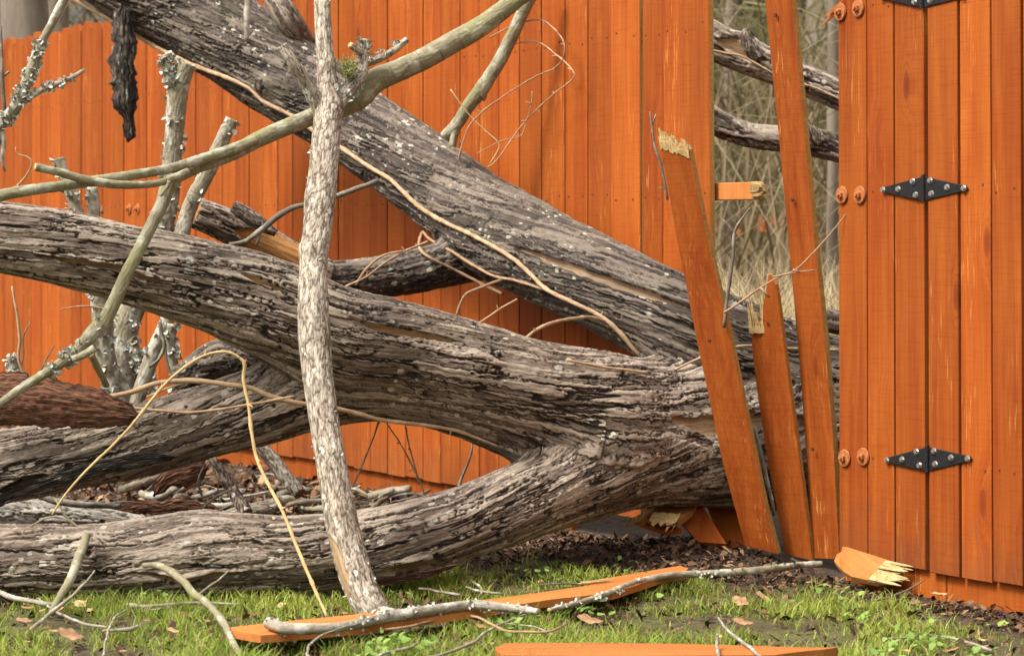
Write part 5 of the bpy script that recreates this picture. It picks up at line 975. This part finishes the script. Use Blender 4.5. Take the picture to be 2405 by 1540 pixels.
def strands(n, xr, yr, hr, wr, lean, seed, xf=None):
    r = np.random.default_rng(seed); y = r.uniform(*yr, n); x = atx(r.uniform(*xr, n), y); h = r.uniform(*hr, n); a = r.random(n) * 6.283; ln = h * np.abs(r.normal(0, lean, n)); w = r.uniform(*wr, n); dx, dy = np.cos(a), np.sin(a); z = gz(x, y) - .03; V = []
    for t_, ws in ((0, 1), (.35, .9), (.7, .6), (1, .15)):
        for s in (-1, 1): V.append(np.stack([x + dx * ln * t_ ** 1.6 + s * w * ws, y + dy * ln * t_ ** 1.6, z + h * t_ * (1 - .25 * t_ * lean)], 1))
    V = np.stack(V, 1).reshape(-1, 3); o = np.arange(n)[:, None] * 8; return V, np.concatenate([o + [0, 1, 3, 2], o + [2, 3, 5, 4], o + [4, 5, 7, 6]])
def stuffmesh(name, label, cat, parts, mat):
    V, Q, b = [], [], 0
    for v, q_ in parts: V.append(v); Q.append(q_ + b); b += len(v)
    tag(link(name, npmesh(name, np.vstack(V), np.vstack(Q), None, [mat], False)), label, cat, None, "stuff")
def arcs(n, xr, yr, zr, lr, wr, seed):
    r = np.random.default_rng(seed); y = r.uniform(*yr, n); x = atx(r.uniform(*xr, n), y); z = r.uniform(*zr, n) * y / 20 ; L = r.uniform(*lr, n); w = r.uniform(*wr, n); a = r.normal(.9, .75, n) * r.choice([-1, 1], n); kx, kz = r.normal(0, .8, n), r.normal(-.3, .8, n); V = []
    for t_ in (-.5, -.2, .15, .5):
        for s in (-1, 1): V.append(np.stack([x + L * (np.cos(a) * t_ + kx * t_ * t_) - s * w * np.sin(a) * (1.1 - t_), y + .3 * L * t_ * np.sin(a * 7), z + L * (np.sin(a) * t_ + kz * t_ * t_) + s * w * np.cos(a) * (1.1 - t_)], 1))
    V = np.stack(V, 1).reshape(-1, 3); o = np.arange(n)[:, None] * 8; return V, np.concatenate([o + [0, 1, 3, 2], o + [2, 3, 5, 4], o + [4, 5, 7, 6]])
PALETW = m_simple("pale_bare_twig", (.18, .135, .075), (.40, .32, .20), (.7, .7, .7), .9, 0)
stuffmesh("pale_brush", "pale thin twigs arching through the brush beyond the gap", "brush", [arcs(260, (1500, 2250), (10, 22), (.5, 3.4), (.4, 1.4), (.0010, .0022), 12), arcs(300, (-200, 1400), (15, 30), (1, 6), (.8, 2.2), (.002, .005), 13)], PALETW)
OLIVE = m_simple("olive_twig", (.06, .055, .022), (.20, .18, .075), (.6, .6, .6), .9, 0)
stuffmesh("olive_brush", "olive tangle of twigs in the wood beyond the gap", "brush", [arcs(2600, (1450, 2300), (15, 34), (.6, 3.0), (.4, 1.5), (.003, .008), 14), arcs(900, (-300, 1450), (20, 40), (1, 6), (.5, 1.8), (.004, .010), 15)], OLIVE)
stuffmesh("dry_grass", "tall tan dry grass growing beyond the broken fence", "dry grass", [strands(9000, (1350, 2350), (8.6, 15), (.25, .85), (.0012, .003), .5, 1), strands(4200, (1450, 2250), (8.8, 12.5), (.5, 1.05), (.0010, .0024), .6, 11), strands(2500, (-300, 1350), (14, 18), (.3, .9), (.002, .004), .5, 2), strands(6000, (1300, 2400), (9, 17), (.08, .3), (.002, .004), .6, 5)], DRY)
stuffmesh("thicket", "tangled bare brush of thin twigs filling the wood", "thicket", [strands(2600, (1350, 2400), (13, 30), (.7, 2.9), (.003, .008), .45, 3), strands(2200, (1300, 2500), (26, 44), (1, 4.0), (.008, .02), .7, 6), strands(2200, (-400, 1350), (17, 40), (1, 5.0), (.004, .012), .4, 4)], BRUSH)
for lb, pl in (("orange pile of fallen fence boards lying in the dry grass beyond the gap", [(1770, 545), (1775, 508), (1800, 496), (1838, 506), (1842, 548)]), ("smaller orange board showing through the dry grass beside the pile", [(1690, 548), (1692, 532), (1740, 536), (1738, 552)])):
    slab("fallen_fence_panel", lb, "fence panel", [(*p, 16.5 + .004 * (548 - p[1])) for p in pl], th=.03, mat=STAIN)

for o in S.objects:
    if o.name.split(".")[0] == "lichen": o["kind"] = "stuff"
